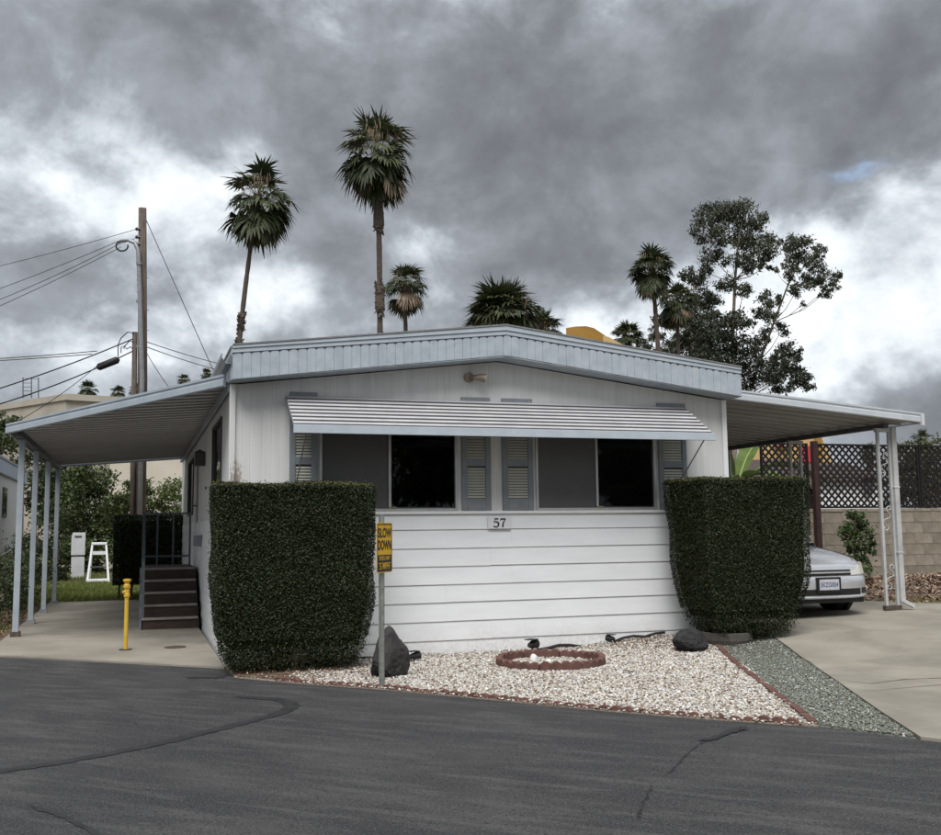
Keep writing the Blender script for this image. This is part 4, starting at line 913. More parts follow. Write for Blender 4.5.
def hedge(name, label, x0, x1, y0, y1, z0, z1, inset, N, base_xy, trunkr, pot=False):
    """clipped box shrub, sides drawn in by `inset` metres at the foot"""
    gz = H1((x0+x1)/2, (y0+y1)/2)
    t = thing(name, label, 'hedge', (base_xy[0], base_xy[1], gz+0.01), 'clipped box hedges')
    cx, cy = (x0+x1)/2, (y0+y1)/2; hx, hy, hz = (x1-x0)/2, (y1-y0)/2, (z1-z0)/2; cz = (z0+z1)/2
    rr = 0.07
    def warp(p):                          # unit box coordinates in metres -> hedge
        tz = (p[:, 2]+hz)/(2*hz); k = 1-np.interp(tz, [0, 0.06, 0.15, 0.30, 0.6, 1], [1.3, 0.9, 0.55, 0.32, 0.10, 0.0])*inset/hx
        ky = 1-np.interp(tz, [0, 0.15, 0.4, 1], [0.9, 0.5, 0.15, 0.0])*inset/hx
        x = p[:, 0]*k; y_ = p[:, 1]*ky
        wv = 0.016*np.sin(4.3*p[:, 0]+5.1*p[:, 2]+1.7)*np.sin(6.2*p[:, 2]-3*p[:, 1])+0.012*np.sin(3.1*p[:, 0]+2*p[:, 2])+0.010*np.sin(7*p[:, 2]+5*p[:, 0])+0.010*np.sin(9*p[:, 1]+4*p[:, 2])
        return np.stack([cx+x*(1+wv), cy+y_*(1+wv), cz+p[:, 2]+0.012*np.sin(5*p[:, 0])*(tz > 0.5)], -1)
    A = np.array([2*hx*2*hz, 2*hx*2*hz, 2*hy*2*hz, 2*hy*2*hz, 2*hx*2*hy, 2*hx*2*hy]); A[4] *= 1.2
    f = rng.choice(6, N, p=A/A.sum()); u = rng.random((N, 3))*2-1
    p = u*np.array([hx, hy, hz]); nd = np.zeros((N, 3))
    for i, (ax, sg) in enumerate(((1, -1), (1, 1), (0, -1), (0, 1), (2, 1), (2, -1))):
        mk = f == i; p[mk, ax] = sg*[hx, hy, hz][ax]; nd[mk, ax] = sg
    # rounded corners
    q = np.clip(p, -np.array([hx-rr, hy-rr, hz-rr]), np.array([hx-rr, hy-rr, hz-rr])); dlt = p-q; ln = np.linalg.norm(dlt, axis=1, keepdims=True)
    nd = np.where(ln > rr*0.2, unit(dlt), nd); p = q+unit(dlt)*rr
    dep = np.minimum(rng.exponential(0.020, N), 0.09); p = p-nd*dep[:, None]+nd*np.where(rng.random(N) < 0.06, rng.random(N)**2*0.04, 0)[:, None]
    c = warp(p)
    low = (p[:, 2] < -hz+0.25)
    c[low, 2] += rng.normal(0, 0.05, low.sum())
    thin = low & (rng.random(N) < 0.35)
    c = c[~thin]; nd = nd[~thin]; dep = dep[~thin]; n = len(c)
    L = 0.013+0.012*rng.random(n)
    V = leaves(c, nd*1.1+np.array([0, 0, 0.35]), L, 0.62, 0.0, 0.75)
    pc = tint(n, [(0.019, 0.028, 0.010), (0.026, 0.036, 0.013), (0.014, 0.021, 0.008), (0.042, 0.050, 0.020)], 0.4, [4, 3, 4, 0.5])
    tp = (c[:, 2] > z1-0.035) & (rng.random(n) < 0.6); pc[tp] = tint(tp.sum(), [(0.095, 0.088, 0.032), (0.075, 0.074, 0.026)], 0.5)   # lighter yellowish leaves on top
    lump = np.sin(5.3*c[:, 0]+2.1*c[:, 2]+0.7)*np.sin(4.1*c[:, 2]+3.3*c[:, 0])*np.sin(7*c[:, 2]+1.3); pc *= (1+0.30*lump)[:, None]
    sere = (np.sin(2.9*c[:, 0]+1.1)*np.sin(3.7*c[:, 2]+0.6*c[:, 0]) > 0.55) | (c[:, 0] < x0+0.16) | (c[:, 2] < z0+0.25); sere &= rng.random(n) < 0.10; pc[sere] = tint(sere.sum(), [(0.085, 0.060, 0.028), (0.06, 0.05, 0.022), (0.07, 0.068, 0.026)], 0.5)
    pcl = (rng.random(n) < 0.004); pc[pcl] = tint(pcl.sum(), [(0.16, 0.09, 0.04)], 0.4)
    soup('foliage', V, 'leaf_hedge', t, pc)
    # solid dark core, added so that no daylight passes through
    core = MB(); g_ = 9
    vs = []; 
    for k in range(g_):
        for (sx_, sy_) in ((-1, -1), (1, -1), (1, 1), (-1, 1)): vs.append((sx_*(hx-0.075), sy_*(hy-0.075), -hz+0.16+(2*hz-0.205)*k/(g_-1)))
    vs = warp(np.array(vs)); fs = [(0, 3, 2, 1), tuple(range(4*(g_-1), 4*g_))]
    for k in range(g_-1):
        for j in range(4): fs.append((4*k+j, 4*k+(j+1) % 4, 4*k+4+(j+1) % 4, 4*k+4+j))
    core.add(vs, fs); core.build('opaque_core', 'hedge_core', t)
    m_ = MB()
    for k in range(5):
        a = random.random()*6.28; bx_, by_ = base_xy[0]+0.10*math.cos(a), base_xy[1]+0.08*math.sin(a)
        m_.tube([(bx_, by_, gz), (bx_+0.05*math.cos(a), by_, gz+0.2), (bx_+0.08*math.cos(a), by_+0.06*math.sin(a), z0+0.3)], [trunkr, trunkr*0.8, trunkr*0.5], 7)
    m_.build('trunk', 'bark', t, smooth=True)
    m_ = MB()
    for k in range(9):
        bx_ = base_xy[0]+(random.random()-0.5)*hx*0.7; by_ = base_xy[1]+(random.random()-0.5)*hy*0.6
        m_.tube([(base_xy[0]+(bx_-base_xy[0])*0.2, base_xy[1], gz+0.12), (bx_*0.6+base_xy[0]*0.4, by_, gz+0.2+0.1*random.random()), (bx_, by_, z0+0.2)], [0.012, 0.010, 0.006], 5)
    m_.build('stem', 'bark', t, smooth=True)
    return t
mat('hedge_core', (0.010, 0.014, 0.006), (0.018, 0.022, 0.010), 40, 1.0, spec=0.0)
hedge('box_hedge', 'clipped dark green box hedge beside the speed sign', -0.26, 1.40, -0.98, -0.22, 0.09, 1.895, 0.17, 105000, (0.55, -0.70), 0.035)
hr = hedge('box_hedge', 'clipped dark green box hedge in a grey ring beside the driveway', 5.04, 6.50, -1.22, -0.26, 0.20, 1.965, 0.26, 105000, (5.52, -0.80), 0.04)
pz = H1(5.52, -0.82)
m_ = MB(); m_.lathe([(0.02, 0.0), (0.27, 0.0), (0.285, 0.05), (0.28, 0.13), (0.265, 0.135), (0.245, 0.11), (0.02, 0.10)], (5.52, -0.82, pz-0.01), 22)
po = m_.build('planter_ring', 'pot_grey', None, smooth=False)
tag(po, 'low grey concrete planter ring below the hedge by the driveway', 'planter')

# ------------------------------------------------------------------ fan palms
def palm(label, top, base, crown_r, seed, bend=0.15, nf=42, skirt=14, tr=0.17, upright=False, dead=0.25, group='fan palms', boots=()):
    """top: centre of the crown; base: foot of the trunk"""
    rs = np.random.default_rng(seed); top = np.array(top, float); base = np.array(base, float)
    t = thing('palm_tree', label, 'palm tree', tuple(base), group)
    nS_ = 60; pts = []; rad = []
    for k in range(nS_+1):
        f = k/nS_; p = base+(top-base)*f; p[0] += math.sin(f*3.1)*bend; pts.append(p)
        r_ = tr*(1.1-0.3*f)*(1+0.06*rs.normal())
        for (lo, hi, am) in boots:
            if lo < f < hi: r_ *= am*(1+0.15*rs.normal())
        rad.append(r_)
    m_ = MB(); m_.tube(pts, rad, 10); m_.build('trunk', 'palm_bark', t, smooth=False)
    m_ = MB()                             # old leaf bases
    for (lo, hi, am) in boots+((0.94, 1.0, 1.5),):
        for k in range(int(130*(hi-lo)/0.1)):
            f = lo+(hi-lo)*rs.random(); p = base+(top-base)*f; p[0] += math.sin(f*3.1)*bend; a = rs.random()*6.283
            d = np.array([math.cos(a), math.sin(a), 0]); q = p+d*tr*0.8
            m_.bar(q, q+d*(0.04+0.10*rs.random())+np.array([0, 0, 0.10+0.12*rs.random()])*(1 if rs.random() < .6 else -1), 0.09, 0.03)
    tag(m_.build('leaf_bases', 'palm_bark', t), kind='stuff')
    G, GC, D, DC = [], [], [], []
    def frond(az, el, lp, lf, green, store, cols):
        d = np.array([math.cos(az)*math.cos(el), math.sin(az)*math.cos(el), math.sin(el)])
        side = np.array([-math.sin(az), math.cos(az), 0]); upv = np.cross(d, side)*-1
        droop = 0.10+0.22*rs.random()
        hub = top+d*lp-np.array([0, 0, droop*lp])
        d2 = unit(d*lp-np.array([0, 0, 2*droop*lp])); up2 = unit(np.cross(side, d2)); up2 = up2 if up2[2] > 0 else -up2
        w = side*0.022*crown_r/1.7
        cb = np.array((0.16, 0.17, 0.06) if green else (0.18, 0.13, 0.085))
        store.append([top-w, top+w, hub+w*0.7, hub-w*0.7]); cols.append(cb)
        ns = 17; wid = rs.uniform(1.35, 1.9) if green else rs.uniform(0.5, 1.1)
        base_c = np.array([(0.038, 0.050, 0.019), (0.050, 0.064, 0.025), (0.030, 0.042, 0.018), (0.062, 0.072, 0.034)][rs.integers(4)]) if green else np.array([(0.13, 0.088, 0.054), (0.18, 0.125, 0.085), (0.10, 0.066, 0.042), (0.20, 0.15, 0.105)][rs.integers(4)])
        for k in range(ns):
            a = -wid+2*wid*k/(ns-1)+rs.normal(0, 0.03)
            sd_ = unit(d2*math.cos(a)+side*math.sin(a)+up2*0.22*abs(math.sin(a)))
            ll = lf*(0.72+0.28*math.cos(a*0.6))*(0.85+0.25*rs.random())
            pw = unit(np.cross(sd_, up2))*ll*(0.070 if green else 0.04)
            m1 = hub+sd_*ll*0.6-np.array([0, 0, 0.09*ll])
            hang = ((0.75-0.45*max(0, math.sin(el))) if green else 1.1)*(0.5+0.9*rs.random())
            tip = m1+(unit(sd_-np.array([0, 0, hang*1.5])))*ll*(0.35+0.3*rs.random())
            c_ = base_c*(0.75+0.5*rs.random())
            m1 = m1+up2*ll*0.03*rs.normal(); store.append([hub-pw*0.3, hub+pw*0.3, m1+pw, m1-pw]); cols.append(c_)
            store.append([m1-pw, m1+pw, tip+pw*0.08, tip-pw*0.08]); cols.append(c_*(1.0 if rs.random() < .8 else 1.5))
    for k in range(nf):
        az = k*2.39996+rs.normal(0, 0.2); f = k/nf
        el = (1.40-1.9*f if not upright else 1.5-1.6*f)+rs.normal(0, 0.20)
        frond(az, el, crown_r*(0.36+0.24*rs.random()), crown_r*(0.42+0.14*rs.random()), True, G, GC)
    for k in range(skirt):
        frond(rs.random()*6.283, -0.55-0.75*rs.random(), crown_r*(0.40+0.2*rs.random()), crown_r*(0.42+0.2*rs.random()), rs.random() > 0.30, D, DC)
    for k in range(int(nf*dead)):         # pale seed stalks
        az = rs.random()*6.283; el = 0.3+0.5*rs.random(); p = top.copy(); L = crown_r*(0.55+0.3*rs.random())
        d = np.array([math.cos(az)*math.cos(el), math.sin(az)*math.cos(el), math.sin(el)]); side = np.array([-math.sin(az), math.cos(az), 0])
        a_, b_ = top, top+d*L*0.8
        D.append([a_-side*0.015, a_+side*0.015, b_+side*0.012, b_-side*0.012]); DC.append(np.array((0.34, 0.25, 0.17)))
        for j in range(9):
            q = b_+rs.normal(0, 0.10*crown_r, 3)*[1, 1, 0.6]; e = q-np.array([rs.normal(0, 0.05), rs.normal(0, 0.05), crown_r*(0.15+0.18*rs.random())])
            D.append([q-side*0.012, q+side*0.012, e+side*0.006, e-side*0.006]); DC.append(np.array((0.27, 0.195, 0.14))*(0.7+0.5*rs.random()))
    soup('fronds', np.array(G), 'leaf', t, np.array(GC))
    if D: soup('dry_fronds', np.array(D), 'leaf', t, np.array(DC))
    return t
def P2(u, v, D): return atD(u, v, D)
def palm_px(label, ucrown, vcrown, ubase, D, rpx, seed, **k):
    top = P2(ucrown, vcrown, D); b = P2(ubase, 520, D)
    r = rpx*D/FPX
    base = np.array([top[0]+(b[0]-top[0])*1.0, top[1]+(b[1]-top[1])*0.4, -0.06])
    return palm(label, top, base, r, seed, **k)
palm_px('tall fan palm leaning right, with ragged brown skirt, beside the taller palm', 258, 196, 226, 45, 44, 11, bend=-0.30, nf=26, skirt=28, tr=0.115, dead=0.5, boots=((0.50, 0.60, 1.45), (0.63, 0.68, 1.35)))
palm_px('tallest fan palm, straight shaggy trunk and full crown, above the roof', 377, 150, 370, 42, 47, 12, nf=28, skirt=36, tr=0.13, dead=0.6, boots=((0.50, 0.545, 1.5), (0.60, 0.68, 1.5), (0.80, 0.94, 1.65)))
palm_px('short thin fan palm just right of the tallest palm', 404, 285, 402, 60, 28, 13, nf=26, skirt=18, tr=0.15, dead=0.4)
palm_px('broad bushy fan palm with upright fronds rising behind the roof peak', 503, 318, 503, 34, 47, 14, nf=80, skirt=24, tr=0.25, upright=True)
palm_px('low fan palm with tan seed stalks beside the broad bushy palm', 543, 330, 543, 36, 25, 15, nf=36, skirt=20, tr=0.22, dead=0.6)
palm_px('small dark fan palm peeking over the roof beside the yellow parapet', 627, 337, 627, 60, 22, 16, nf=48, skirt=16, tr=0.2)
palm_px('tall slim fan palm with drooping fronds beside the eucalyptus trees', 652, 268, 658, 55, 28, 17, nf=42, skirt=26, tr=0.14)
palm_px('dark shaggy fan palm crowded against the eucalyptus trees', 676, 300, 672, 57, 24, 18, nf=34, skirt=60, tr=0.13)
palm_px('far round fan palm above the beige building roof', 88, 389, 88, 120, 12, 19, nf=34, skirt=14, tr=0.3, dead=0.1)
palm_px('far fan palm left of the utility pole', 118, 393, 118, 118, 10, 20, nf=28, skirt=12, tr=0.3, dead=0.1)
palm_px('far fan palm partly behind the utility pole', 138, 391, 138, 122, 11, 21, nf=28, skirt=12, tr=0.3, dead=0.1)
palm_px('far fan palm between the utility pole and the home roof', 184, 380, 184, 110, 9, 22, nf=26, skirt=10, tr=0.3, dead=0.1)
palm_px('tiny far fan palm touching the home gutter', 207, 374, 207, 112, 8, 23, nf=26, skirt=10, tr=0.3, dead=0.1)
palm_px('far palm rising over the lattice fence beyond the carport post', 922, 440, 922, 60, 14, 24, nf=26, skirt=4, tr=0.2, dead=0.0)
palm_px('pale far palm above the lattice near the scroll post', 868, 452, 868, 62, 13, 25, nf=22, skirt=2, tr=0.2, dead=0.0)

# ------------------------------------------------------------------ leafy trees and shrubs
def leaf_cloud(clumps, dens, L, wr, droop, pal, var=0.5, spread=1.0, shell=0.55):
    Vs, Cs = [], []
    for (c, r) in clumps:
        c = np.array(c, float); r = np.array(r, float) if hasattr(r, '__len__') else np.array([r, r, r*0.8])
        n = int(dens*float(np.prod(r))**(2/3)); nb = max(5, min(60, int(n/40)))
        # small bunches of leaves give gaps and light and dark clumps
        bd = unit(rng.normal(0, 1, (nb, 3)))*(shell+(1-shell)*rng.random((nb, 1))**0.6)
        bd[:, 2] = np.where(bd[:, 2] < -0.7, bd[:, 2]*0.7, bd[:, 2]); bc = c+bd*r
        bi = rng.integers(0, nb, n); br = float(np.mean(r))*0.30
        p = bc[bi]+rng.normal(0, 1, (n, 3))*br*[0.8, 0.8, 0.65]
        nd = unit(p-c)*0.8+np.array([0, 0, 0.5])
        Vs.append(leaves(p, nd, L*(0.7+0.6*rng.random(n)), wr, droop, spread))
        bt = 0.75+0.5*rng.random((nb, 1)); Cs.append(tint(n, pal, var)*bt[bi])
    return np.concatenate(Vs), np.concatenate(Cs)
def tree(name, label, cat, base, clumps, dens, L, wr, droop, pal, bark='bark', tr=0.2, fork=0.35, group=None, limbs=None, trunk_path=None, shell=0.55, foliage='crown'):
    base = np.array(base, float); t = thing(name, label, cat, tuple(base), group)
    V, C_ = leaf_cloud(clumps, dens, L, wr, droop, pal, shell=shell); soup(foliage, V, 'leaf', t, C_)
    cen = np.mean([c for c, r in clumps], axis=0); topz_ = max(c[2] for c, r in clumps)
    path = trunk_path or [base, base+(cen-base)*[0.3, 0.3, 0.35], base+(cen-base)*[0.7, 0.7, 0.8]]
    path = [np.array(p, float) for p in path]
    m_ = MB(); n = len(path); rad = [tr*(1-0.75*i/(n-1)) for i in range(n)]; m_.tube(path, rad, 8); m_.build('trunk', bark, t, smooth=True)
    m_ = MB()
    for (c, r) in clumps:
        c = np.array(c, float)
        ds = [np.linalg.norm(c-p)+(2.0 if p[2] > c[2] else 0) for p in path]; i = int(np.argmin(ds)); 
        if i == 0 and n > 1: i = 1
        a = path[i]; rm = float(np.mean(r)); mid = (a+c)/2+np.array([0, 0, -0.08*np.linalg.norm(c-a)])
        m_.tube([a, mid, c], [rad[i]*0.45, rad[i]*0.28, 0.015], 6)
        for k in range(4):
            q = c+unit(rng.normal(0, 1, 3))*rm*0.8; m_.tube([mid*0.3+c*0.7, q], [rad[i]*0.2+0.004, 0.006], 5)
    m_.build('limbs', bark, t, smooth=True)
    return t
EUC = [(0.044, 0.053, 0.030), (0.062, 0.071, 0.042), (0.030, 0.038, 0.022), (0.085, 0.09, 0.056)]
def pxcl(lst, D, dj=1.0, sz=0.75):
    out = []
    for (u, v, r) in lst:
        p = atD(u, v, D+random.uniform(-dj, dj)); q = r*D/FPX; out.append((p, np.array([q, q, q*sz])))
    return out
def foot(u, D): b = atD(u, 520, D); return np.array([b[0], b[1], -0.1 if b[0] < 9 else H1(b[0], b[1])-0.12])
def pth(lst, D): return [atD(u, v, D) for u, v in lst]
D = 60
tree('eucalyptus_tree', 'tall airy eucalyptus with two rounded crown masses over the roof', 'tree', foot(732, D),
     pxcl([(712, 216, 15), (729, 210, 13), (745, 214, 16), (757, 222, 11), (703, 233, 12), (722, 236, 13), (742, 238, 14), (759, 246, 16), (752, 262, 12), (713, 256, 11), (733, 262, 10), (727, 283, 11), (744, 290, 9), (706, 272, 9), (766, 255, 9), (763, 268, 6)], D, 1.2, 0.9),
     1500, 0.21, 0.34, 0.9, EUC, 'bark', 0.15, group='eucalyptus trees', trunk_path=[foot(732, D)]+pth([(732, 400), (733, 330), (735, 280), (738, 245), (742, 222)], D), shell=0.35)
D = 61
tree('eucalyptus_tree', 'leaning eucalyptus with an open crown reaching right over the carport', 'tree', foot(742, D),
     pxcl([(788, 243, 11), (802, 243, 10), (795, 260, 11), (812, 264, 12), (806, 282, 10), (826, 276, 11), (834, 286, 7), (823, 292, 7), (797, 290, 8), (768, 300, 10), (772, 318, 9), (765, 335, 8), (782, 330, 8), (786, 348, 9), (752, 322, 5), (775, 358, 8), (803, 304, 3), (790, 272, 9), (780, 300, 6), (818, 252, 8), (838, 277, 5), (760, 312, 7), (758, 345, 9), (790, 360, 8), (776, 270, 4)], D, 1.2, 0.95),
     1500, 0.21, 0.34, 0.9, EUC, 'bark', 0.12, group='eucalyptus trees', trunk_path=[foot(742, D)]+pth([(748, 400), (760, 360), (774, 322), (788, 285), (800, 262)], D), shell=0.35)
D = 58
tree('eucalyptus_tree', 'low dark eucalyptus mass at the foot of the tall ones', 'tree', foot(722, D),
     pxcl([(722, 330, 14), (736, 320, 12), (712, 345, 15), (735, 345, 16), (750, 360, 15), (700, 360, 14), (722, 368, 16), (745, 380, 14), (770, 375, 14), (790, 370, 11), (800, 378, 10), (782, 386, 10), (806, 384, 9), (686, 372, 12), (797, 356, 8)], D, 1.5, 0.9),
     1700, 0.20, 0.42, 0.6, [(0.028, 0.034, 0.020), (0.04, 0.046, 0.026), (0.02, 0.026, 0.016)], 'bark', 0.3, group='eucalyptus trees', shell=0.4)
tree('eucalyptus_tree', 'thin open eucalyptus stand between the slim palm and the tall tree', 'tree', foot(690, 62),
     pxcl([(688, 275, 9), (700, 285, 10), (683, 290, 8), (706, 303, 11), (690, 310, 12), (672, 322, 10), (702, 325, 11), (655, 335, 9), (684, 338, 11), (665, 348, 9), (645, 345, 8), (700, 345, 10), (672, 358, 10), (646, 357, 8), (712, 320, 12), (696, 300, 9), (680, 308, 10), (715, 300, 8), (660, 322, 8), (694, 332, 12), (678, 345, 11), (708, 338, 12), (656, 355, 9), (690, 362, 12)], 62, 1.5, 0.95),
     1500, 0.20, 0.38, 0.8, EUC, 'bark', 0.13, group='eucalyptus trees', trunk_path=[foot(690, 62)]+pth([(690, 400), (690, 350), (692, 310), (694, 285)], 62), shell=0.35)
GR = [(0.048, 0.072, 0.020), (0.066, 0.095, 0.027), (0.034, 0.052, 0.015), (0.09, 0.12, 0.04)]
D = 38
tree('broadleaf_tree', 'dense green tree at the back of the lawn beside the grey posts', 'tree', foot(80, D),
     pxcl([(75, 488, 22), (100, 482, 20), (60, 508, 22), (92, 512, 24), (118, 500, 17), (72, 535, 22), (104, 538, 20), (66, 560, 18), (50, 480, 18), (125, 530, 15), (92, 560, 16), (84, 470, 14), (112, 520, 18), (80, 550, 20), (116, 552, 16), (60, 585, 12)], D, 1.2),
     2600, 0.15, 0.5, 0.3, GR, tr=0.16, group='trees behind the lawn')
D = 40
tree('broadleaf_tree', 'bright green rounded shrub tree behind the utility pole foot', 'tree', foot(162, D),
     pxcl([(128, 500, 14), (135, 485, 12), (152, 498, 14), (168, 490, 14), (185, 492, 16), (176, 508, 16), (158, 515, 16), (190, 512, 14), (132, 518, 14), (205, 500, 14), (145, 535, 16), (170, 535, 18), (120, 540, 14), (190, 540, 16), (118, 510, 12), (144, 488, 12)], D, 1.0),
     2000, 0.13, 0.5, 0.2, [(0.085, 0.12, 0.03), (0.11, 0.145, 0.042), (0.06, 0.085, 0.022)], tr=0.14, group='trees behind the lawn')
D = 30
tree('broadleaf_tree', 'dark tree towering behind the neighbouring white home', 'tree', foot(18, D),
     pxcl([(8, 432, 20), (28, 450, 20), (45, 470, 18), (-10, 440, 22), (20, 475, 22), (40, 500, 20), (8, 420, 10), (52, 520, 18), (40, 545, 20), (55, 575, 14), (-20, 470, 25)], D, 1.2),
     2000, 0.13, 0.5, 0.3, [(0.040, 0.058, 0.020), (0.055, 0.075, 0.026), (0.028, 0.042, 0.014)], tr=0.2, group='trees behind the lawn')
tree('garden_shrub', 'leafy dark shrub between neighbouring home and the nearest grey post', 'shrub', (-3.05, 6.6, 0.0),
     [((-3.05, 6.4, 0.55), (0.36, 0.6, 0.45)), ((-3.1, 7.6, 0.62), (0.32, 0.6, 0.42)), ((-3.05, 5.4, 0.40), (0.26, 0.45, 0.30)), ((-3.15, 6.9, 0.85), (0.20, 0.4, 0.22))],
     6500, 0.06, 0.5, 0.2, [(0.045, 0.062, 0.024), (0.06, 0.08, 0.03), (0.03, 0.042, 0.017)], tr=0.03, shell=0.3, foliage='foliage')
tree('garden_shrub', 'tall leafy shrub behind the middle grey carport posts', 'shrub', (-3.0, 9.8, 0.0),
     [((-2.98, 9.6, 0.7), (0.34, 0.8, 0.6)), ((-3.0, 10.6, 1.0), (0.30, 0.6, 0.40)), ((-2.95, 11.0, 0.6), (0.32, 0.5, 0.5)), ((-2.95, 8.7, 0.5), (0.28, 0.5, 0.45))],
     6000, 0.06, 0.5, 0.2, [(0.045, 0.062, 0.024), (0.06, 0.08, 0.03), (0.03, 0.042, 0.017)], tr=0.03, shell=0.3, foliage='foliage')
bz = H1(11.0, 3.5)
tree('garden_shrub', 'green leafy shrub growing from mulch against the block wall', 'shrub', (11.05, 3.75, bz),
     [((11.02, 3.75, bz+0.42), (0.24, 0.22, 0.30)), ((11.12, 3.75, bz+0.80), (0.26, 0.22, 0.28)), ((10.80, 3.72, bz+0.95), (0.20, 0.2, 0.16)), ((11.0, 3.74, bz+1.12), (0.20, 0.18, 0.15)), ((11.30, 3.8, bz+0.62), (0.14, 0.15, 0.16)), ((10.86, 3.7, bz+0.65), (0.14, 0.15, 0.16)), ((11.2, 3.75, bz+1.02), (0.16, 0.16, 0.13))],
     8000, 0.07, 0.5, 0.2, [(0.055, 0.085, 0.026), (0.08, 0.115, 0.04), (0.035, 0.058, 0.018)], tr=0.03, shell=0.3, foliage='foliage')
D = 36
tree('broadleaf_tree', 'yellow green tree behind the lattice beyond the scroll post', 'tree', foot(915, D),
     pxcl([(905, 448, 12), (922, 455, 14), (938, 450, 14), (955, 455, 20), (910, 470, 16), (930, 478, 18), (950, 485, 20), (900, 490, 14), (920, 498, 14)], D, 0.8),
     1800, 0.12, 0.5, 0.3, [(0.10, 0.105, 0.035), (0.075, 0.085, 0.03), (0.05, 0.06, 0.024)], tr=0.14, group='trees beyond the block wall')
D = 33
tree('broadleaf_tree', 'dark bushy tree behind the lattice near the carport post', 'tree', foot(890, D),
     pxcl([(885, 470, 12), (878, 490, 11), (895, 480, 14), (905, 498, 14), (920, 490, 14), (938, 495, 16), (892, 502, 12)], D, 0.8),
     1800, 0.11, 0.5, 0.3, [(0.03, 0.036, 0.018), (0.042, 0.048, 0.022), (0.022, 0.028, 0.014)], tr=0.12, group='trees beyond the block wall')
D = 28
tree('broadleaf_tree', 'dark green thicket filling the view through the lattice end', 'tree', foot(935, D),
     pxcl([(905, 462, 14), (925, 470, 16), (945, 462, 18), (965, 470, 22), (910, 488, 14), (932, 492, 16), (955, 495, 20), (895, 478, 10), (980, 480, 22)], D, 0.8),
     2300, 0.10, 0.5, 0.3, [(0.035, 0.042, 0.020), (0.05, 0.056, 0.026), (0.024, 0.030, 0.015)], tr=0.12, group='trees beyond the block wall')
# trees on the far side of the road, mirrored in the panes
for (x_, y_, sc, lab) in ((-6.0, -33.0, 1.0, 'broad green tree on the far side of the road'), (3.5, -36.0, 1.25, 'tall dark green tree on the far side of the road'), (12.0, -34.0, 1.1, 'spreading green tree across the road near the driveway'), (-16.0, -35.0, 1.2, 'large rounded tree across the road past the speed sign'), (20.5, -31.0, 0.9, 'loose green tree across the road beyond the driveway')):
    cl = []
    for k in range(13):
        a = random.random()*6.283; r_ = random.random()*3.0*sc; cl.append((np.array([x_+r_*math.cos(a), y_+r_*math.sin(a), (3.2+5.2*random.random()*(1-r_/(4.5*sc)))*sc]), np.array([1.7, 1.7, 1.3])*sc))
    tree('roadside_tree', lab, 'tree', (x_, y_, -0.08), cl, 260, 0.34, 0.5, 0.3, GR, tr=0.3, group='trees across the road')
# clipped dark hedge by the back of the pad
sh = thing('square_hedge', 'square clipped hedge on bare stems behind the porch steps', 'hedge', (-0.75, 12.5, 0))
n = 26000; hx, hy, hz = 0.72, 0.5, 0.74; c0 = np.array([-0.70, 12.4, 1.06])
u = rng.random((n, 3))*2-1; ax = rng.choice(3, n, p=[0.25, 0.5, 0.25]); sg = np.where(rng.random(n) < 0.5, -1, 1); u[np.arange(n), ax] = sg*(1-np.minimum(rng.exponential(0.05, n), 0.2))
nd = np.zeros((n, 3)); nd[np.arange(n), ax] = sg
soup('foliage', leaves(c0+u*[hx, hy, hz], nd, 0.03+0.03*rng.random(n), 0.55, 0, 0.8), 'leaf_hedge', sh, tint(n, [(0.020, 0.028, 0.012), (0.03, 0.04, 0.015), (0.014, 0.02, 0.009)], 0.5))
m_ = MB(); m_.box(c0[0]-hx+0.12, c0[0]+hx-0.12, c0[1]-hy+0.12, c0[1]+hy-0.12, c0[2]-hz+0.12, c0[2]+hz-0.12); m_.build('opaque_core', 'hedge_core', sh)  # solid box added inside the leaves to block daylight
m_ = MB()
for (a, b) in ((-1.30, 12.1), (-1.05, 12.5), (-0.7, 12.2), (-0.4, 12.6), (-0.2, 12.2)): m_.tube([(a, b, -0.02), (a+0.03, b, 0.5)], [0.03, 0.022], 7)
m_.build('trunk', 'bark', sh, smooth=True)
# banana plant beside the carport
bn = thing('banana_plant', 'banana plant with broad arching green leaves beyond the carport', 'plant', (10.25, 6.2, H1(10.25, 6.2)))
bz = H1(10.25, 6.2)
m_ = MB(); m_.tube([(10.25, 6.2, bz-0.02), (10.27, 6.2, bz+0.9), (10.25, 6.22, bz+1.75)], [0.11, 0.09, 0.06], 10); m_.build('stem', 'banana_stem' if 'banana_stem' in MATS else 'bark_pale', bn, smooth=True)
def banana_leaf(az, el, L, w, droop):
    V = []; p = np.array([10.25, 6.22, bz+1.70]); nS_ = 12; pts = []
    d = np.array([math.cos(az)*math.cos(el), math.sin(az)*math.cos(el), math.sin(el)]); side = np.array([-math.sin(az), math.cos(az), 0.0])
    for k in range(nS_+1):
        f = k/nS_; pts.append(p.copy()); d = unit(d-np.array([0, 0, droop/nS_])); p = p+d*L/nS_
    q = []; cs = []
    for k in range(2, nS_):
        f0, f1 = k/nS_, (k+1)/nS_
        g_ = lambda f: w*math.sin(min(1, max(0, (f-0.14)/0.86))*math.pi)**0.55
        for s in (-1, 1):
            up = np.array([0, 0, 0.28])
            a0, a1 = pts[k], pts[k+1]
            q.append([a0, a1, a1+s*side*g_(f1)+up*g_(f1), a0+s*side*g_(f0)+up*g_(f0)]); cs.append(np.array((0.10, 0.145, 0.035))*(0.85+0.3*rng.random()))
    soup('leaf', np.array(q), 'leaf', bn, np.array(cs))
    m_ = MB(); m_.tube(pts, [0.03*(1-0.8*k/nS_) for k in range(nS_+1)], 6); m_.build('midrib', 'leaf_rib', bn, smooth=True)
mat('leaf_rib', (0.20, 0.26, 0.08), rough=0.5)
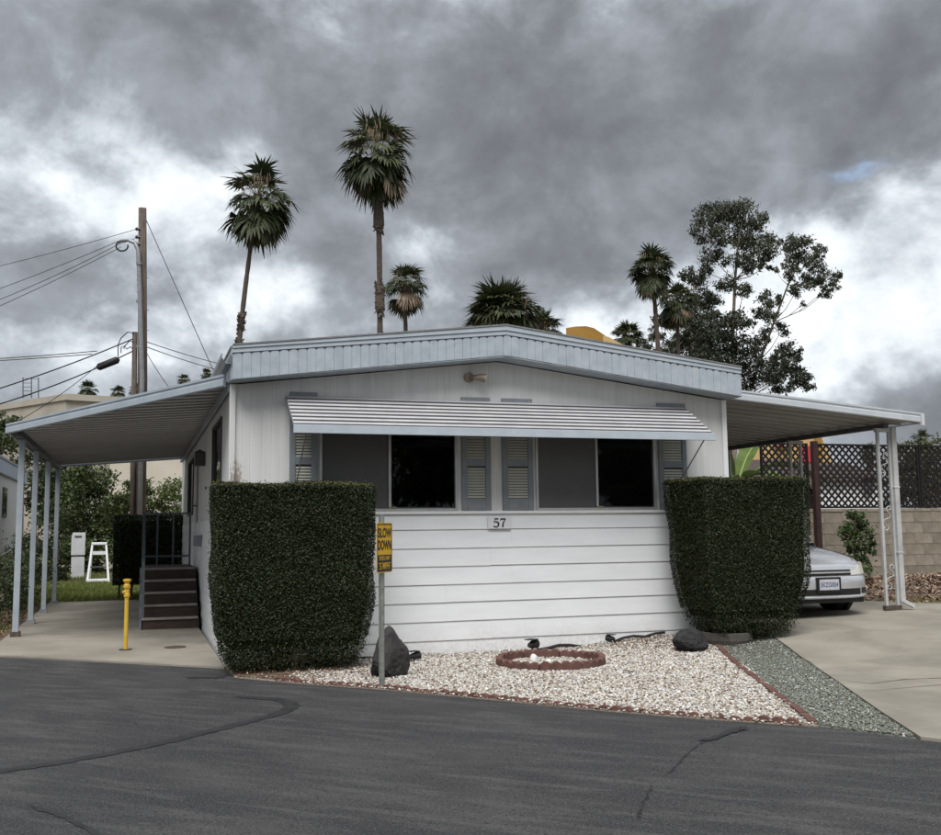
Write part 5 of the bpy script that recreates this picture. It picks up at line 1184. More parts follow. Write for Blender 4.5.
for (az, el, L, w, dr) in ((-0.25, 0.95, 1.9, 0.24, 1.9), (2.85, 0.9, 1.7, 0.25, 1.8), (-0.6, 0.55, 1.5, 0.22, 1.3), (-2.4, 0.6, 1.4, 0.22, 1.2), (-1.5, 0.75, 1.5, 0.24, 1.5), (1.6, 0.8, 1.6, 0.25, 1.2), (3.3, 1.25, 1.5, 0.22, 1.0), (0.4, 1.2, 1.5, 0.22, 1.2), (2.4, 0.4, 1.4, 0.2, 0.9)):
    banana_leaf(az, el, L, w, dr)

# ------------------------------------------------------------------ speed sign
gz0 = 0.008
sg_ = thing('speed_sign', 'yellow and black slow down five mph sign on a metal post', 'sign', (1.15, -2.18, gz0))
m_ = MB(); pr = [(-0.026, 0.012), (-0.017, 0.012), (-0.012, -0.014), (0.012, -0.014), (0.017, 0.012), (0.026, 0.012), (0.026, 0.008), (0.020, 0.008), (0.015, -0.018), (-0.015, -0.018), (-0.020, 0.008), (-0.026, 0.008)]
m_.add([(1.15+a, -2.18+b, -0.05) for a, b in pr]+[(1.15+a, -2.18+b, 1.545) for a, b in pr], [tuple(range(12)), tuple(range(12, 24))]+[(i, (i+1) % 12, 12+(i+1) % 12, 12+i) for i in range(12)])
m_.build('post', 'sign_post', sg_)
SA = R(50)                               # the face is turned towards the road's far end
def rect(w, hh, r, y):                    # rounded rectangle prism around the origin, facing -y
    poly = []
    for (cx_, cz_, a0) in ((w/2-r, hh/2-r, 0), (-w/2+r, hh/2-r, 90), (-w/2+r, -hh/2+r, 180), (w/2-r, -hh/2+r, 270)):
        for k in range(5): a = R(a0+22.5*k); poly.append((cx_+r*math.cos(a), cz_+r*math.sin(a)))
    m_ = MB(); m_.prism(poly, 1, y[0], y[1]); return m_
def sign_part(name, mb_or_me, m, parent, dz=0.0):
    me = mb_or_me if isinstance(mb_or_me, bpy.types.Mesh) else mb_or_me.mesh(name, m)
    o = link(name, me, parent)
    return o
pn = rect(0.305, 0.445, 0.022, (-0.0275, -0.024)).mesh('sign_panel', 'sign_yellow')
panel = link('sign_panel', pn, sg_, (1.15, -2.185, 1.245), (0, 0, SA))
def on_panel(name, me, x=0, z=0, dy=-0.0285, flat=False):
    o = bpy.data.objects.new(name, me); COL.objects.link(o); o.parent = panel; o.location = (x, dy, z)
    if flat: o.rotation_euler = (R(90), 0, 0)
    return o
def frame(w, hh, t_, z, y):
    m_ = MB()
    for q in ((-w/2, w/2, z-hh/2, z-hh/2+t_), (-w/2, w/2, z+hh/2-t_, z+hh/2), (-w/2, -w/2+t_, z-hh/2+t_, z+hh/2-t_), (w/2-t_, w/2, z-hh/2+t_, z+hh/2-t_)): m_.box(q[0], q[1], y-0.0006, y, q[2], q[3])
    return m_
on_panel('border', frame(0.287, 0.425, 0.009, 0, 0).mesh('border', 'sign_black'))
m_ = MB(); m_.box(-0.134, 0.134, -0.0006, 0, -0.133, -0.065); m_.box(-0.134, 0.134, -0.0006, 0, -0.203, -0.139); on_panel('black_band', m_.mesh('black_band', 'sign_black'))
on_panel('lettering', text_mesh('SLOW', 0.115, 'sign_black', 0.0005, 0.82), 0, 0.128, -0.0292, True)
on_panel('lettering', text_mesh('DOWN', 0.115, 'sign_black', 0.0005, 0.70), 0, 0.018, -0.0292, True)
on_panel('lettering', text_mesh('SPEED LIMIT', 0.052, 'sign_yellow', 0.0005, 0.78, 0.004), 0, -0.097, -0.0298, True)
on_panel('lettering', text_mesh('5 MPH', 0.082, 'sign_yellow', 0.0005, 0.90, 0.008), 0, -0.168, -0.0298, True)
for zz_ in (0.19, -0.19):
    m_ = MB(); m_.tube([(0, -0.031, zz_), (0, 0.01, zz_)], 0.006, 8); on_panel('bolt', m_.mesh('bolt', 'galv'), 0, 0, 0.0)

# ------------------------------------------------------------------ rocks, edging, little garden things
def rock(name, label, c, sx, sy, sz, m, seed, point=0.0, sub=4, flatb=True):
    rs = np.random.default_rng(seed); bm = bmesh.new(); bmesh.ops.create_icosphere(bm, subdivisions=sub, radius=1.0)
    pl_ = [(unit(rs.normal(0, 1, 3)), 0.62+0.3*rs.random()) for _ in range(11)]
    for v in bm.verts:
        p = np.array(v.co)
        for n_, d_ in pl_:
            e = p@n_-d_
            if e > 0: p = p-n_*e*0.85
        if point: k = np.clip((p[2]+1)/2, 0, 1); p[:2] *= 1-point*k**1.1
        p = p*(1+0.035*math.sin(9*p[0]+3*p[2])*math.sin(8*p[1]+5*p[2])+0.02*rs.normal())
        v.co = (p[0]*sx, p[1]*sy, max(p[2], -0.75)*sz+0.75*sz)
    me = bpy.data.meshes.new(name); bm.to_mesh(me); bm.free(); me.materials.append(MATS[m])
    o = link(name, me, None, (c[0], c[1], H1(c[0], c[1])-0.01)); tag(o, label, 'rock'); return o
rock('boulder', 'dark grey pointed boulder standing behind the speed sign', (1.36, -1.55, 0), 0.34, 0.26, 0.285, 'boulder', 5, 0.72).rotation_euler = (0, 0, 0.5)
rock('lava_rock', 'low black rough rock on gravel beside the driveway hedge', (4.90, -1.06, 0), 0.215, 0.15, 0.155, 'lava', 9, 0.12).rotation_euler = (0, 0, -0.15)
rock('quartz_stone', 'small white stone in the middle of the brick ring', (3.02, -1.12, 0), 0.05, 0.045, 0.07, 'quartz', 3, 0.1, 2)
rock('quartz_stone', 'second small white stone lying flat inside the brick ring', (3.10, -1.32, 0), 0.05, 0.045, 0.05, 'quartz', 4, 0.1, 2)
# round bed of scalloped edging bricks
ring = thing('brick_ring', 'low round tree ring of scalloped red edging bricks', 'garden edging', (3.13, -1.30, H1(3.13, -1.30)))
rcx, rcy, rr_ = 3.13, -1.30, 0.50; rz = 0.004
def arc_brick(a0, a1, r0, r1, z0, z1, scal):
    m_ = MB(); n = 12; vs = []; fs = []
    for k in range(n+1):
        a = a0+(a1-a0)*k/n; zt = z1+(abs(math.sin(k/n*math.pi*scal))*0.028-0.014 if scal else 0)
        for (r, z) in ((r0, z0), (r1, z0), (r1, zt), (r0, zt)): vs.append((rcx+r*math.cos(a), rcy+r*math.sin(a), z+rz))
    for k in range(n):
        b = 4*k
        for j in range(4): fs.append((b+j, b+(j+1) % 4, b+4+(j+1) % 4, b+4+j))
    fs += [(0, 1, 2, 3), (4*n+3, 4*n+2, 4*n+1, 4*n)]
    m_.add(vs, fs); return m_
for k in range(8):
    a0 = k*math.pi/4+0.2
    arc_brick(a0+0.008, a0+math.pi/4-0.008, rr_+0.004*random.random(), rr_+0.062+0.004*random.random(), -0.03, 0.085+random.uniform(-0.008, 0.008), 4).build('brick', 'brick_red', ring, bevel=0.004)
# scalloped strip along the road
st_ = thing('road_edging', 'scalloped red edging bricks set along the asphalt edge', 'garden edging', (2.0, -3.3, 0))
ed = np.array([(0.30, -1.36)]+[EDGE[i] for i in range(4, 10)])+np.array([0.02, 0.03])
seg = np.linalg.norm(np.diff(ed, axis=0), axis=1); cum = np.concatenate([[0], np.cumsum(seg)])
def along(s): return np.array([np.interp(s, cum, ed[:, 0]), np.interp(s, cum, ed[:, 1])])
s = 0.0
while s+0.3 < cum[-1]:
    a, b = along(s), along(s+0.3); d = (b-a)/np.linalg.norm(b-a); L = np.linalg.norm(b-a)-0.006
    prof = [(-L/2, -0.05), (L/2, -0.05)]
    topp = []
    for k in range(25): x_ = L/2-L*k/24; topp.append((x_, 0.012+0.024*abs(math.sin((x_+L/2)/L*math.pi*3))**0.7))
    m_ = MB(); m_.prism(prof+topp, 1, -0.024, 0.024); me = m_.mesh('brick', 'brick_red')
    c_ = (a+b)/2
    link('brick', me, st_, (c_[0], c_[1], H1(c_[0], c_[1])+random.uniform(-0.002, 0.012)), (random.uniform(-0.12, 0.12), random.uniform(-0.02, 0.02), math.atan2(d[1], d[0])))
    s += 0.302
# straight divider between the two gravels
dv = thing('gravel_divider', 'straight row of flat red bricks dividing white and green gravel', 'garden edging', (4.4, -3.1, 0))
a, b = np.array(BL[0])+[0.0, 0.04], np.array(BL[3])+[0.02, 0.05]; d = (b-a)/np.linalg.norm(b-a); L = np.linalg.norm(b-a); nb = int(L/0.305)
m_ = MB(); m_.box(-0.149, 0.149, -0.03, 0.03, -0.05, 0.034); bm_ = m_.mesh('brick', 'brick_red')
for k in range(nb):
    c_ = a+d*(k+0.5)*L/nb
    o = link('brick', bm_, dv, (c_[0], c_[1], H1(c_[0], c_[1])+random.uniform(-0.006, 0.004)), (random.uniform(-0.06, 0.06), -math.atan2(H1(*(c_+d*0.3))-H1(*(c_-d*0.3)), 0.6), math.atan2(d[1], d[0])+random.uniform(-0.03, 0.03)))
# black garden spot lights and hose by the wall
def spot(label, x, y, rz, sc=1.0):
    z = H1(x, y)+0.01; t = thing('garden_spotlight', label, 'spotlight', (x, y, z), 'garden spotlights', rz)
    m_ = MB(); m_.tube([(0, 0, -0.05), (0, 0, 0.05*sc)], [0.006, 0.010], 8); m_.build('stake', 'rubber_black', t, local=True)
    m_ = MB(); m_.tube([(-0.06*sc, 0, 0.075*sc), (-0.02*sc, 0, 0.075*sc), (0.03*sc, 0, 0.08*sc), (0.07*sc, 0, 0.085*sc)], [0.02*sc, 0.035*sc, 0.045*sc, 0.05*sc], 12); m_.build('lamp_head', 'rubber_black', t, local=True)
    m_ = MB(); m_.box(-0.07*sc, 0.05*sc, -0.05*sc, 0.05*sc, 0.128*sc, 0.136*sc); m_.build('solar_panel', 'rubber_black', t, local=True)
spot('black spotlight on gravel behind the brick ring', 3.33, -0.28, 0.6, 1.1)
spot('small black spotlight at the wall between ring and black rock', 4.38, -0.14, 2.2, 0.8)
spot('small black spotlight beside the pointed boulder', 1.86, -0.62, 0.2, 0.9)
def hose(label, pts, r=0.012):
    m_ = MB(); m_.tube([(x, y, H1(x, y)+z) for x, y, z in pts], r, 7); o = m_.build('hose', 'rubber_black', None, smooth=True); tag(o, label, 'hose', 'black garden hoses')
hose('black hose lying on gravel behind the brick ring', [(3.40, -0.26, 0.03), (3.55, -0.2, 0.035), (3.7, -0.16, 0.055), (3.85, -0.14, 0.045), (3.98, -0.13, 0.02)], 0.018)
hose('black hose along the wall foot by the low black rock', [(4.42, -0.14, 0.03), (4.55, -0.1, 0.05), (4.7, -0.09, 0.055), (4.85, -0.09, 0.03), (5.0, -0.08, 0.05), (5.12, -0.09, 0.05)], 0.016)
hose('black hose along the wall foot between left hedge and boulder', [(0.9, -0.12, 0.02), (1.2, -0.12, 0.03), (1.5, -0.14, 0.025), (1.75, -0.3, 0.03), (1.86, -0.5, 0.03)], 0.014)
# yellow standpipe and iron lid on the pad
yp = thing('standpipe', 'yellow painted standpipe rising from the concrete pad', 'standpipe', (-1.05, 1.82, 0.018))
m_ = MB(); m_.lathe([(0.024, 0.0), (0.024, 0.60), (0.027, 0.603), (0.027, 0.62)], (-1.05, 1.82, 0.018), 14); m_.build('pipe', 'yellow_paint', yp, smooth=False)
m_ = MB(); m_.lathe([(0.028, 0.621), (0.037, 0.63), (0.037, 0.66), (0.031, 0.67), (0.030, 0.72), (0.040, 0.735), (0.040, 0.765), (0.030, 0.775), (0.028, 0.805), (0.046, 0.812), (0.046, 0.835), (0.02, 0.84)], (-1.05, 1.82, 0.018), 14); m_.build('valve', 'yellow_paint', yp)
m_ = MB(); m_.tube([(-1.06, 1.81, 0.70), (-1.10, 1.80, 0.70)], 0.018, 10); m_.build('outlet', 'yellow_paint', yp)
m_ = MB(); m_.lathe([(0.075, 0.0), (0.075, 0.012), (0.03, 0.014)], (-1.05, 1.82, 0.0185), 16); m_.build('base_collar', 'iron', yp)
m_ = MB(); m_.lathe([(0.13, 0.0), (0.13, 0.006), (0.115, 0.010), (0.01, 0.011)], (-0.48, 1.86, 0.019), 22); m_.lathe([(0.02, 0.0115), (0.018, 0.018)], (-0.48, 1.86, 0.019), 8)
o = m_.build('access_lid', 'iron', None); tag(o, 'rusty iron access lid flush in the concrete pad', 'lid')

# ------------------------------------------------------------------ silver car under the carport
CX, CY = 7.60, 0.10
car = thing('parked_car', 'silver sedan parked under the carport behind the hedge', 'car', (CX, CY, H1(CX, CY+1.5)+0.02))
ST = np.array([(0.00, 0.28, 0.245, 0.545, 0.585), (0.04, 0.50, 0.222, 0.590, 0.645), (0.11, 0.65, 0.205, 0.630, 0.700), (0.24, 0.77, 0.195, 0.665, 0.762), (0.5, 0.84, 0.19, 0.705, 0.830), (0.8, 0.855, 0.19, 0.75, 0.875),
               (1.25, 0.86, 0.19, 0.845, 0.925), (1.7, 0.86, 0.19, 0.87, 0.95), (2.6, 0.86, 0.19, 0.885, 0.96), (3.5, 0.86, 0.20, 0.895, 0.97), (4.05, 0.845, 0.21, 0.895, 0.96), (4.35, 0.80, 0.24, 0.87, 0.92), (4.52, 0.72, 0.27, 0.80, 0.84), (4.58, 0.56, 0.30, 0.70, 0.73)])
ysd = np.unique(np.concatenate([np.linspace(0, 0.3, 14), np.linspace(0.3, 4.2, 36), np.linspace(4.2, 4.58, 12)]))
def smooth_interp(t, xp, fp):
    m_ = np.gradient(fp, xp); i = np.clip(np.searchsorted(xp, t)-1, 0, len(xp)-2); hh = xp[i+1]-xp[i]; s_ = (t-xp[i])/hh
    return (2*s_**3-3*s_**2+1)*fp[i]+(s_**3-2*s_**2+s_)*hh*m_[i]+(-2*s_**3+3*s_**2)*fp[i+1]+(s_**3-s_**2)*hh*m_[i+1]
SI = np.stack([ysd]+[smooth_interp(ysd, ST[:, 0], ST[:, k]) for k in range(1, 5)], -1)
def ring_pts(hw, zb, zs, zt):
    k = [(0, zb), (0.80*hw, zb), (0.955*hw, zb+0.03), (0.992*hw, zb+0.12), (hw, zb+0.26), (0.992*hw, zs-0.10), (0.965*hw, zs-0.03), (0.91*hw, zs+0.012), (0.80*hw, zs+(zt-zs)*0.58), (0.55*hw, zs+(zt-zs)*0.92), (0.25*hw, zt-0.002), (0, zt)]
    return k
m_ = MB(); vs = []; nr = 22
for row in SI:
    rp = ring_pts(*row[1:]); full = rp+[(-a, b) for a, b in rp[-2:0:-1]]
    vs += [(a, row[0], b) for a, b in full]
fs = []
for i in range(len(SI)-1):
    for j in range(nr): fs.append((i*nr+j, i*nr+(j+1) % nr, (i+1)*nr+(j+1) % nr, (i+1)*nr+j))
fs += [tuple(range(nr)), tuple(range((len(SI)-1)*nr, len(SI)*nr))]
m_.add(vs, fs); body = m_.build('body', 'silver', car, smooth=True, local=True)
hw_k, y_k = ST[:6, 1], ST[:6, 0]
hd, yd = smooth_interp(np.linspace(0, 0.8, 60), ST[:, 0], ST[:, 1]), np.linspace(0, 0.8, 60)
def plan(x): return float(np.interp(abs(x), hd, yd))
def patch(name, x0, x1, z0, z1, m, parent, proud=0.012, thick=0.03, nx=10, slant=0.0, taper=0.0, lean=0.0):
    m_ = MB(); vs = []; fs = []
    for k in range(nx+1):
        x = x0+(x1-x0)*k/nx; f = k/nx; y = plan(x)
        a = z0+taper*f; b = z1+slant*f
        for (yy_, z) in ((y-proud, a), (y-proud+lean, b), (y+thick+lean, b), (y+thick, a)): vs.append((x, yy_, z))
    for k in range(nx):
        q = 4*k
        for j in range(4): fs.append((q+j, q+(j+1) % 4, q+4+(j+1) % 4, q+4+j))
    fs += [(0, 1, 2, 3), (4*nx+3, 4*nx+2, 4*nx+1, 4*nx)]
    m_.add(vs, fs); return m_.build(name, m, parent, local=True, smooth=False)
def formed(name, xr, prof, m, parent, nx=36):      # band wrapped round the nose, prof = (height, stand-out)
    m_ = MB(); vs = []; fs = []; np_ = len(prof)
    xs_ = [xr*math.sin(math.pi/2*(-1+2*k/nx)) for k in range(nx+1)]
    for x in xs_:
        y = plan(x)
        for (z, o_) in prof: vs.append((x, y-o_*(1-0.35*abs(x/xr)**6), z-0.02*abs(x/xr)**4*(z-0.38)/0.15))
    for k in range(nx):
        for j in range(np_-1): fs.append((k*np_+j, k*np_+j+1, (k+1)*np_+j+1, (k+1)*np_+j))
    m_.add(vs, fs); return m_.build(name, m, parent, local=True, smooth=True)
bump = formed('front_bumper', 0.85, [(0.225, -0.03), (0.232, 0.005), (0.25, 0.028), (0.29, 0.034), (0.36, 0.038), (0.43, 0.040), (0.475, 0.036), (0.50, 0.024), (0.515, 0.004), (0.52, -0.03)], 'silver', car)
formed('bumper_lip', 0.82, [(0.215, -0.02), (0.218, 0.02), (0.232, 0.050), (0.25, 0.052), (0.262, 0.034), (0.266, 0.02)], 'silver', bump)
patch('air_intake', -0.54, 0.54, 0.268, 0.346, 'car_black', bump, 0.0405, 0.02, 16)
for s in (-1, 1):
    patch('fog_recess', s*0.58, s*0.73, 0.280, 0.350, 'car_black', bump, 0.0405, 0.02, 8)
    hl = patch('headlight', s*0.40, s*0.790, 0.518, 0.622, 'lamp_clear', car, 0.014, 0.05, 18, slant=0.055, taper=0.016, lean=0.04)
    patch('turn_signal', s*0.715, s*0.792, 0.534, 0.667, 'lamp_amber', hl, 0.0155, 0.03, 8, slant=0.009, taper=0.003, lean=0.042)
    patch('tail_light', s*0.3, s*0.7, 0.55, 0.7, 'tail_red', car, 0.0, 0.02, 4).location = (0, 0, 0)
patch('grille_bar', -0.39, 0.39, 0.592, 0.632, 'silver', car, 0.020, 0.04, 14, lean=0.02)
patch('grille_slot', -0.39, 0.39, 0.572, 0.590, 'car_black', car, 0.012, 0.03, 14)
patch('grille_bar', -0.39, 0.39, 0.548, 0.570, 'silver', car, 0.020, 0.04, 14)
patch('grille_slot', -0.39, 0.39, 0.520, 0.546, 'car_black', car, 0.012, 0.03, 14)
for o in [c for c in car.children if c.name.startswith('tail_light')]:
    o.location = (0, 4.58, 0); o.rotation_euler = (0, 0, math.pi); 
m_ = MB(); m_.box(-0.185, 0.185, -0.062, -0.010, 0.300, 0.500); pf = m_.build('plate_frame', 'car_black', car, local=True, bevel=0.006)
m_ = MB(); m_.box(-0.150, 0.150, -0.0655, -0.0625, 0.338, 0.474); m_.build('number_plate', 'plate_worn', pf, local=True)
o = link('plate_lettering', text_mesh('5KZG004', 0.085, 'plate_blue', 0.0004, 0.80), pf); o.location = (0, -0.0662, 0.402); o.rotation_euler = (R(90), 0, 0)
patch('valance', -0.68, 0.68, 0.165, 0.224, 'car_black', car, 0.0, 0.05, 20)
m_ = MB(); m_.box(-0.62, 0.62, 0.06, 4.45, 0.16, 0.22); m_.build('underbody', 'car_black', car, local=True)
# hood seam and badge crease
for s in (-1, 1):
    pts = []
    for y_ in np.linspace(0.16, 1.2, 12):
        r_ = [float(np.interp(y_, SI[:, 0], SI[:, k])) for k in range(1, 5)]; q = ring_pts(*r_)[8]; pts.append((s*q[0]*0.98, y_, q[1]+0.004))
    m_ = MB(); m_.tube(pts, 0.004, 5); m_.build('bonnet_seam', 'car_black', car, local=True)
# cabin
cab = [(1.20, 0.74, 0.905), (1.92, 0.60, 1.345), (2.5, 0.60, 1.395), (3.15, 0.58, 1.36), (3.95, 0.72, 0.94)]
m_ = MB(); nC = 30; vs = []; fs = []
for k in range(nC+1):
    y_ = 1.20+(3.95-1.20)*k/nC; zt = float(np.interp(y_, [c[0] for c in cab], [c[2] for c in cab])); hw = float(np.interp(y_, [c[0] for c in cab], [c[1] for c in cab]))
    for (a, b) in ((0.76, 0.86), (0.75, 0.92), (hw+0.05*(1.4-zt), max(zt-0.10, 0.921)), (hw*0.92, max(zt-0.03, 0.925)), (hw*0.5, zt), (-hw*0.5, zt), (-hw*0.92, max(zt-0.03, 0.925)), (-hw-0.05*(1.4-zt), max(zt-0.10, 0.921)), (-0.75, 0.92), (-0.76, 0.86)): vs.append((a, y_, b))
for k in range(nC):
    for j in range(9): fs.append((10*k+j, 10*k+j+1, 10*k+10+j+1, 10*k+10+j))
m_.add(vs, fs); m_.build('cabin', 'silver', car, local=True, smooth=True)
def glass(name, q): m_ = MB(); m_.add(q, [(0, 1, 2, 3)]); o = m_.build(name, 'car_glass', car, local=True); sm_ = o.modifiers.new('thick', 'SOLIDIFY'); sm_.thickness = 0.006
glass('windscreen', [(-0.62, 1.262, 0.955), (0.62, 1.262, 0.955), (0.52, 1.87, 1.33), (-0.52, 1.87, 1.33)])
glass('rear_window', [(-0.60, 3.86, 0.995), (0.60, 3.86, 0.995), (0.50, 3.26, 1.315), (-0.50, 3.26, 1.315)])
for s in (-1, 1):
    glass('side_window', [(s*0.757, 1.55, 0.94), (s*0.757, 2.42, 0.94), (s*0.655, 2.42, 1.29), (s*0.665, 2.02, 1.26)])
    glass('side_window', [(s*0.757, 2.50, 0.94), (s*0.757, 3.45, 0.95), (s*0.655, 3.10, 1.27), (s*0.655, 2.50, 1.29)])
    m_ = MB(); m_.hexa([(s*0.76, 1.50, 0.93), (s*0.93, 1.52, 0.94), (s*0.93, 1.58, 0.94), (s*0.76, 1.62, 0.93), (s*0.76, 1.50, 1.03), (s*0.92, 1.52, 1.03), (s*0.92, 1.58, 1.03), (s*0.76, 1.60, 1.03)]); m_.build('wing_mirror', 'silver', car, local=True, bevel=0.02)
    m_ = MB(); m_.box(s*0.861-0.003, s*0.861+0.003, 1.45, 2.46, 0.42, 0.43); m_.build('door_strip', 'car_black', car, local=True)
    m_ = MB(); m_.box(s*0.868-0.01, s*0.868+0.01, 2.20, 2.40, 0.76, 0.79); m_.build('door_handle', 'silver', car, local=True)
    for yw in (0.88, 3.55):
        m_ = MB(); pr = [(0.15, -0.09), (0.26, -0.10), (0.30, -0.085), (0.312, -0.04), (0.312, 0.04), (0.30, 0.085), (0.26, 0.10), (0.15, 0.09)]
        vs = []; fs = []; n = 28
        for (r_, w_) in pr:
            for k in range(n): a = 2*math.pi*k/n; vs.append((s*0.762+w_, yw+r_*math.cos(a), 0.312-0.02+r_*math.sin(a)))
        for i in range(len(pr)):
            for k in range(n): j = (i+1) % len(pr); fs.append((i*n+k, i*n+(k+1) % n, j*n+(k+1) % n, j*n+k))
        m_.add(vs, fs); wh = m_.build('wheel', 'tyre', car, local=True, smooth=False)
        m_ = MB(); m_.tube([(s*0.70, yw, 0.292), (s*0.835, yw, 0.292), (s*0.85, yw, 0.292)], [0.2, 0.2, 0.12], 20); m_.build('rim', 'rim', wh, local=True)
        m_ = MB(); m_.tube([(s*0.80, yw, 0.30), (s*0.8625, yw, 0.30)], 0.355, 28); m_.build('wheel_arch', 'car_black', car, local=True)

# ------------------------------------------------------------------ block wall and lattice
WY = 4.6; bwz = 0.36
bw = thing('block_wall', 'tan concrete block garden wall beyond the driveway', 'wall', (12, WY, bwz-0.1))
m_ = MB(); m_.box(-0.1985, 0.1985, -0.075, 0.075, 0.0035, 0.1995); blk = m_.mesh('block', 'block')
bcol = []
for k in range(4):
    mm = MATS['block'].copy(); nm = 'block_%d' % k
    f_ = (0.93, 1.0, 1.08, 0.86)[k]
    for nd_ in mm.node_tree.nodes:
        if nd_.type == 'VALTORGB' and len(nd_.color_ramp.elements) == 2 and nd_.color_ramp.elements[1].color[0] < 0.9:
            for e in nd_.color_ramp.elements: e.color = tuple(c*f_ for c in e.color[:3])+(1,)
    me = blk.copy(); me.materials.clear(); me.materials.append(mm); bcol.append(me)
NCR = 7; ztop_ = 1.705
for r_ in range(NCR):
    z = ztop_-0.055-(r_+1)*0.203
    x = 9.75+(0.2 if r_ % 2 else 0.0)+0.2
    while x < 17:
        o = link('block', random.choice(bcol), bw, (x, WY+random.uniform(-0.003, 0.003), z)); x += 0.402
m_ = MB(); m_.box(9.78, 17.1, WY-0.069, WY+0.069, 0.05, ztop_-0.056); m_.build('mortar', 'mortar', bw)
x = 9.95
m_ = MB(); m_.box(-0.1985, 0.1985, -0.085, 0.085, 0.0, 0.053); capm = m_.mesh('cap_block', 'block')
while x < 17: link('cap_block', capm, bw, (x, WY, ztop_-0.054)); x += 0.402
# the wall's return going back along the next lot
bw2 = thing('block_wall', 'tan concrete block wall running back behind the carport', 'wall', (9.68, 8.5, 0.3))
for r_ in range(NCR):
    z = ztop_-0.055-(r_+1)*0.203; y = WY+0.1+(0.2 if r_ % 2 else 0)
    while y < 13: link('block', random.choice(bcol), bw2, (9.68, y, z), (0, 0, math.pi/2)); y += 0.402
m_ = MB(); m_.box(9.62, 9.74, WY-0.08, 13.1, 0.05, ztop_-0.056); m_.build('mortar', 'mortar', bw2)
# lattice: each slat its own piece, clipped to the panel
lt = thing('lattice_fence', 'dark brown diagonal lattice screen standing on the block wall', 'lattice', (12, WY, ztop_))
lz0, lz1 = ztop_+0.01, ztop_+1.20
def lattice(x0, x1):
    m_ = MB()
    for q in ((x0, x1, lz0, lz0+0.035), (x0, x1, lz1-0.035, lz1), (x0, x0+0.035, lz0+0.035, lz1-0.035), (x1-0.035, x1, lz0+0.035, lz1-0.035)): m_.box(q[0], q[1], WY-0.028, WY+0.020, q[2], q[3])
    m_.build('lattice_frame', 'lattice_wood', lt)
    a0, a1, b0, b1 = x0+0.03, x1-0.03, lz0+0.03, lz1-0.03; sp_ = 0.142
    for sgn, yy_ in ((1, WY-0.012), (-1, WY+0.0)):
        k = -(b1-b0)
        while k < (a1-a0):
            # line x = a0+k+t, z = b0+t (sgn 1) or z = b1-t
            t0 = max(0, -k); t1 = min(b1-b0, (a1-a0)-k)
            if t1-t0 > 0.06:
                za_, zb_ = (b0+t0, b0+t1) if sgn > 0 else (b1-t0, b1-t1)
                m_ = MB(); m_.bar((a0+k+t0, yy_, za_), (a0+k+t1, yy_, zb_), 0.038, 0.009, up=(0, 1, 0)); m_.build('slat', 'lattice_wood', lt)
            k += sp_
lattice(9.72, 10.72); lattice(10.82, 13.2); lattice(13.22, 15.6)
bp = atD(822, 560, 18.0)
m_ = MB(); m_.box(10.72, 10.82, WY-0.19, WY-0.09, 0.3, lz1+0.03); m_.build('lattice_post', 'post_brown', lt, bevel=0.006)
m_ = MB(); m_.box(15.6, 15.7, WY-0.19, WY-0.09, 0.3, lz1+0.03); m_.build('lattice_post', 'post_brown', lt, bevel=0.006)

# ------------------------------------------------------------------ neighbouring home on the left
nb_ = thing('neighbour_home', 'neighbouring white mobile home with pale blue roof band', 'house', (-6.4, 11.8, 0))
nx, ny0, ny1 = -3.50, 8.7, 14.8
m_ = MB(); m_.box(-9.3, nx-0.012, ny0+0.2, ny1, -0.05, 2.62); m_.build('wall', 'nbr_white', nb_)
y = ny0+0.2
m_ = MB(); m_.box(0, 0.012, 0.002, 0.298, 0.0, 2.62); pm = m_.mesh('wall_panel', 'nbr_white')
while y < ny1-0.1: link('wall_panel', pm, nb_, (nx-0.0115, y, -0.04)); y += 0.30
m_ = MB(); m_.box(nx-0.01, nx+0.05, ny0, ny1+0.1, 2.60, 2.86); m_.build('roof_band', 'nbr_blue', nb_)
m_ = MB(); m_.box(nx-0.01, nx+0.07, ny0, ny1+0.12, 2.862, 2.91); m_.box(nx-0.01, nx+0.06, ny0, ny1+0.11, 2.575, 2.598); m_.build('band_trim', 'gutter_grey', nb_)
m_ = MB(); m_.prism([(-9.4, 2.63), (nx-0.012, 2.63), (nx+0.03, 2.915), (-6.4, 3.35), (-9.4, 2.915)], 1, ny0, ny1+0.1); m_.build('roof', 'roofing', nb_)
for (a, b, z0, z1) in ((10.85, 11.5, 1.75, 2.35), (14.2, 14.55, 1.5, 2.35)):
    m_ = MB(); m_.box(nx+0.001, nx+0.02, a, b, z0, z1); w_ = m_.build('window', 'dark_frame', nb_)
    m_ = MB(); m_.box(nx+0.021, nx+0.024, a+0.04, b-0.04, z0+0.04, z1-0.04); m_.build('pane', 'car_glass', w_)
m_ = MB(); m_.box(-7.6, -5.4, ny0+0.16, ny0+0.199, 1.5, 2.45); w_ = m_.build('window', 'alu_frame', nb_)
m_ = MB(); m_.box(-7.54, -5.46, ny0+0.150, ny0+0.159, 1.56, 2.39); m_.build('pane', 'car_glass', w_)
m_ = MB(); m_.box(-9.4, nx+0.05, ny0-0.03, ny0-0.001, 2.60, 2.86); m_.build('roof_band', 'nbr_blue', nb_)
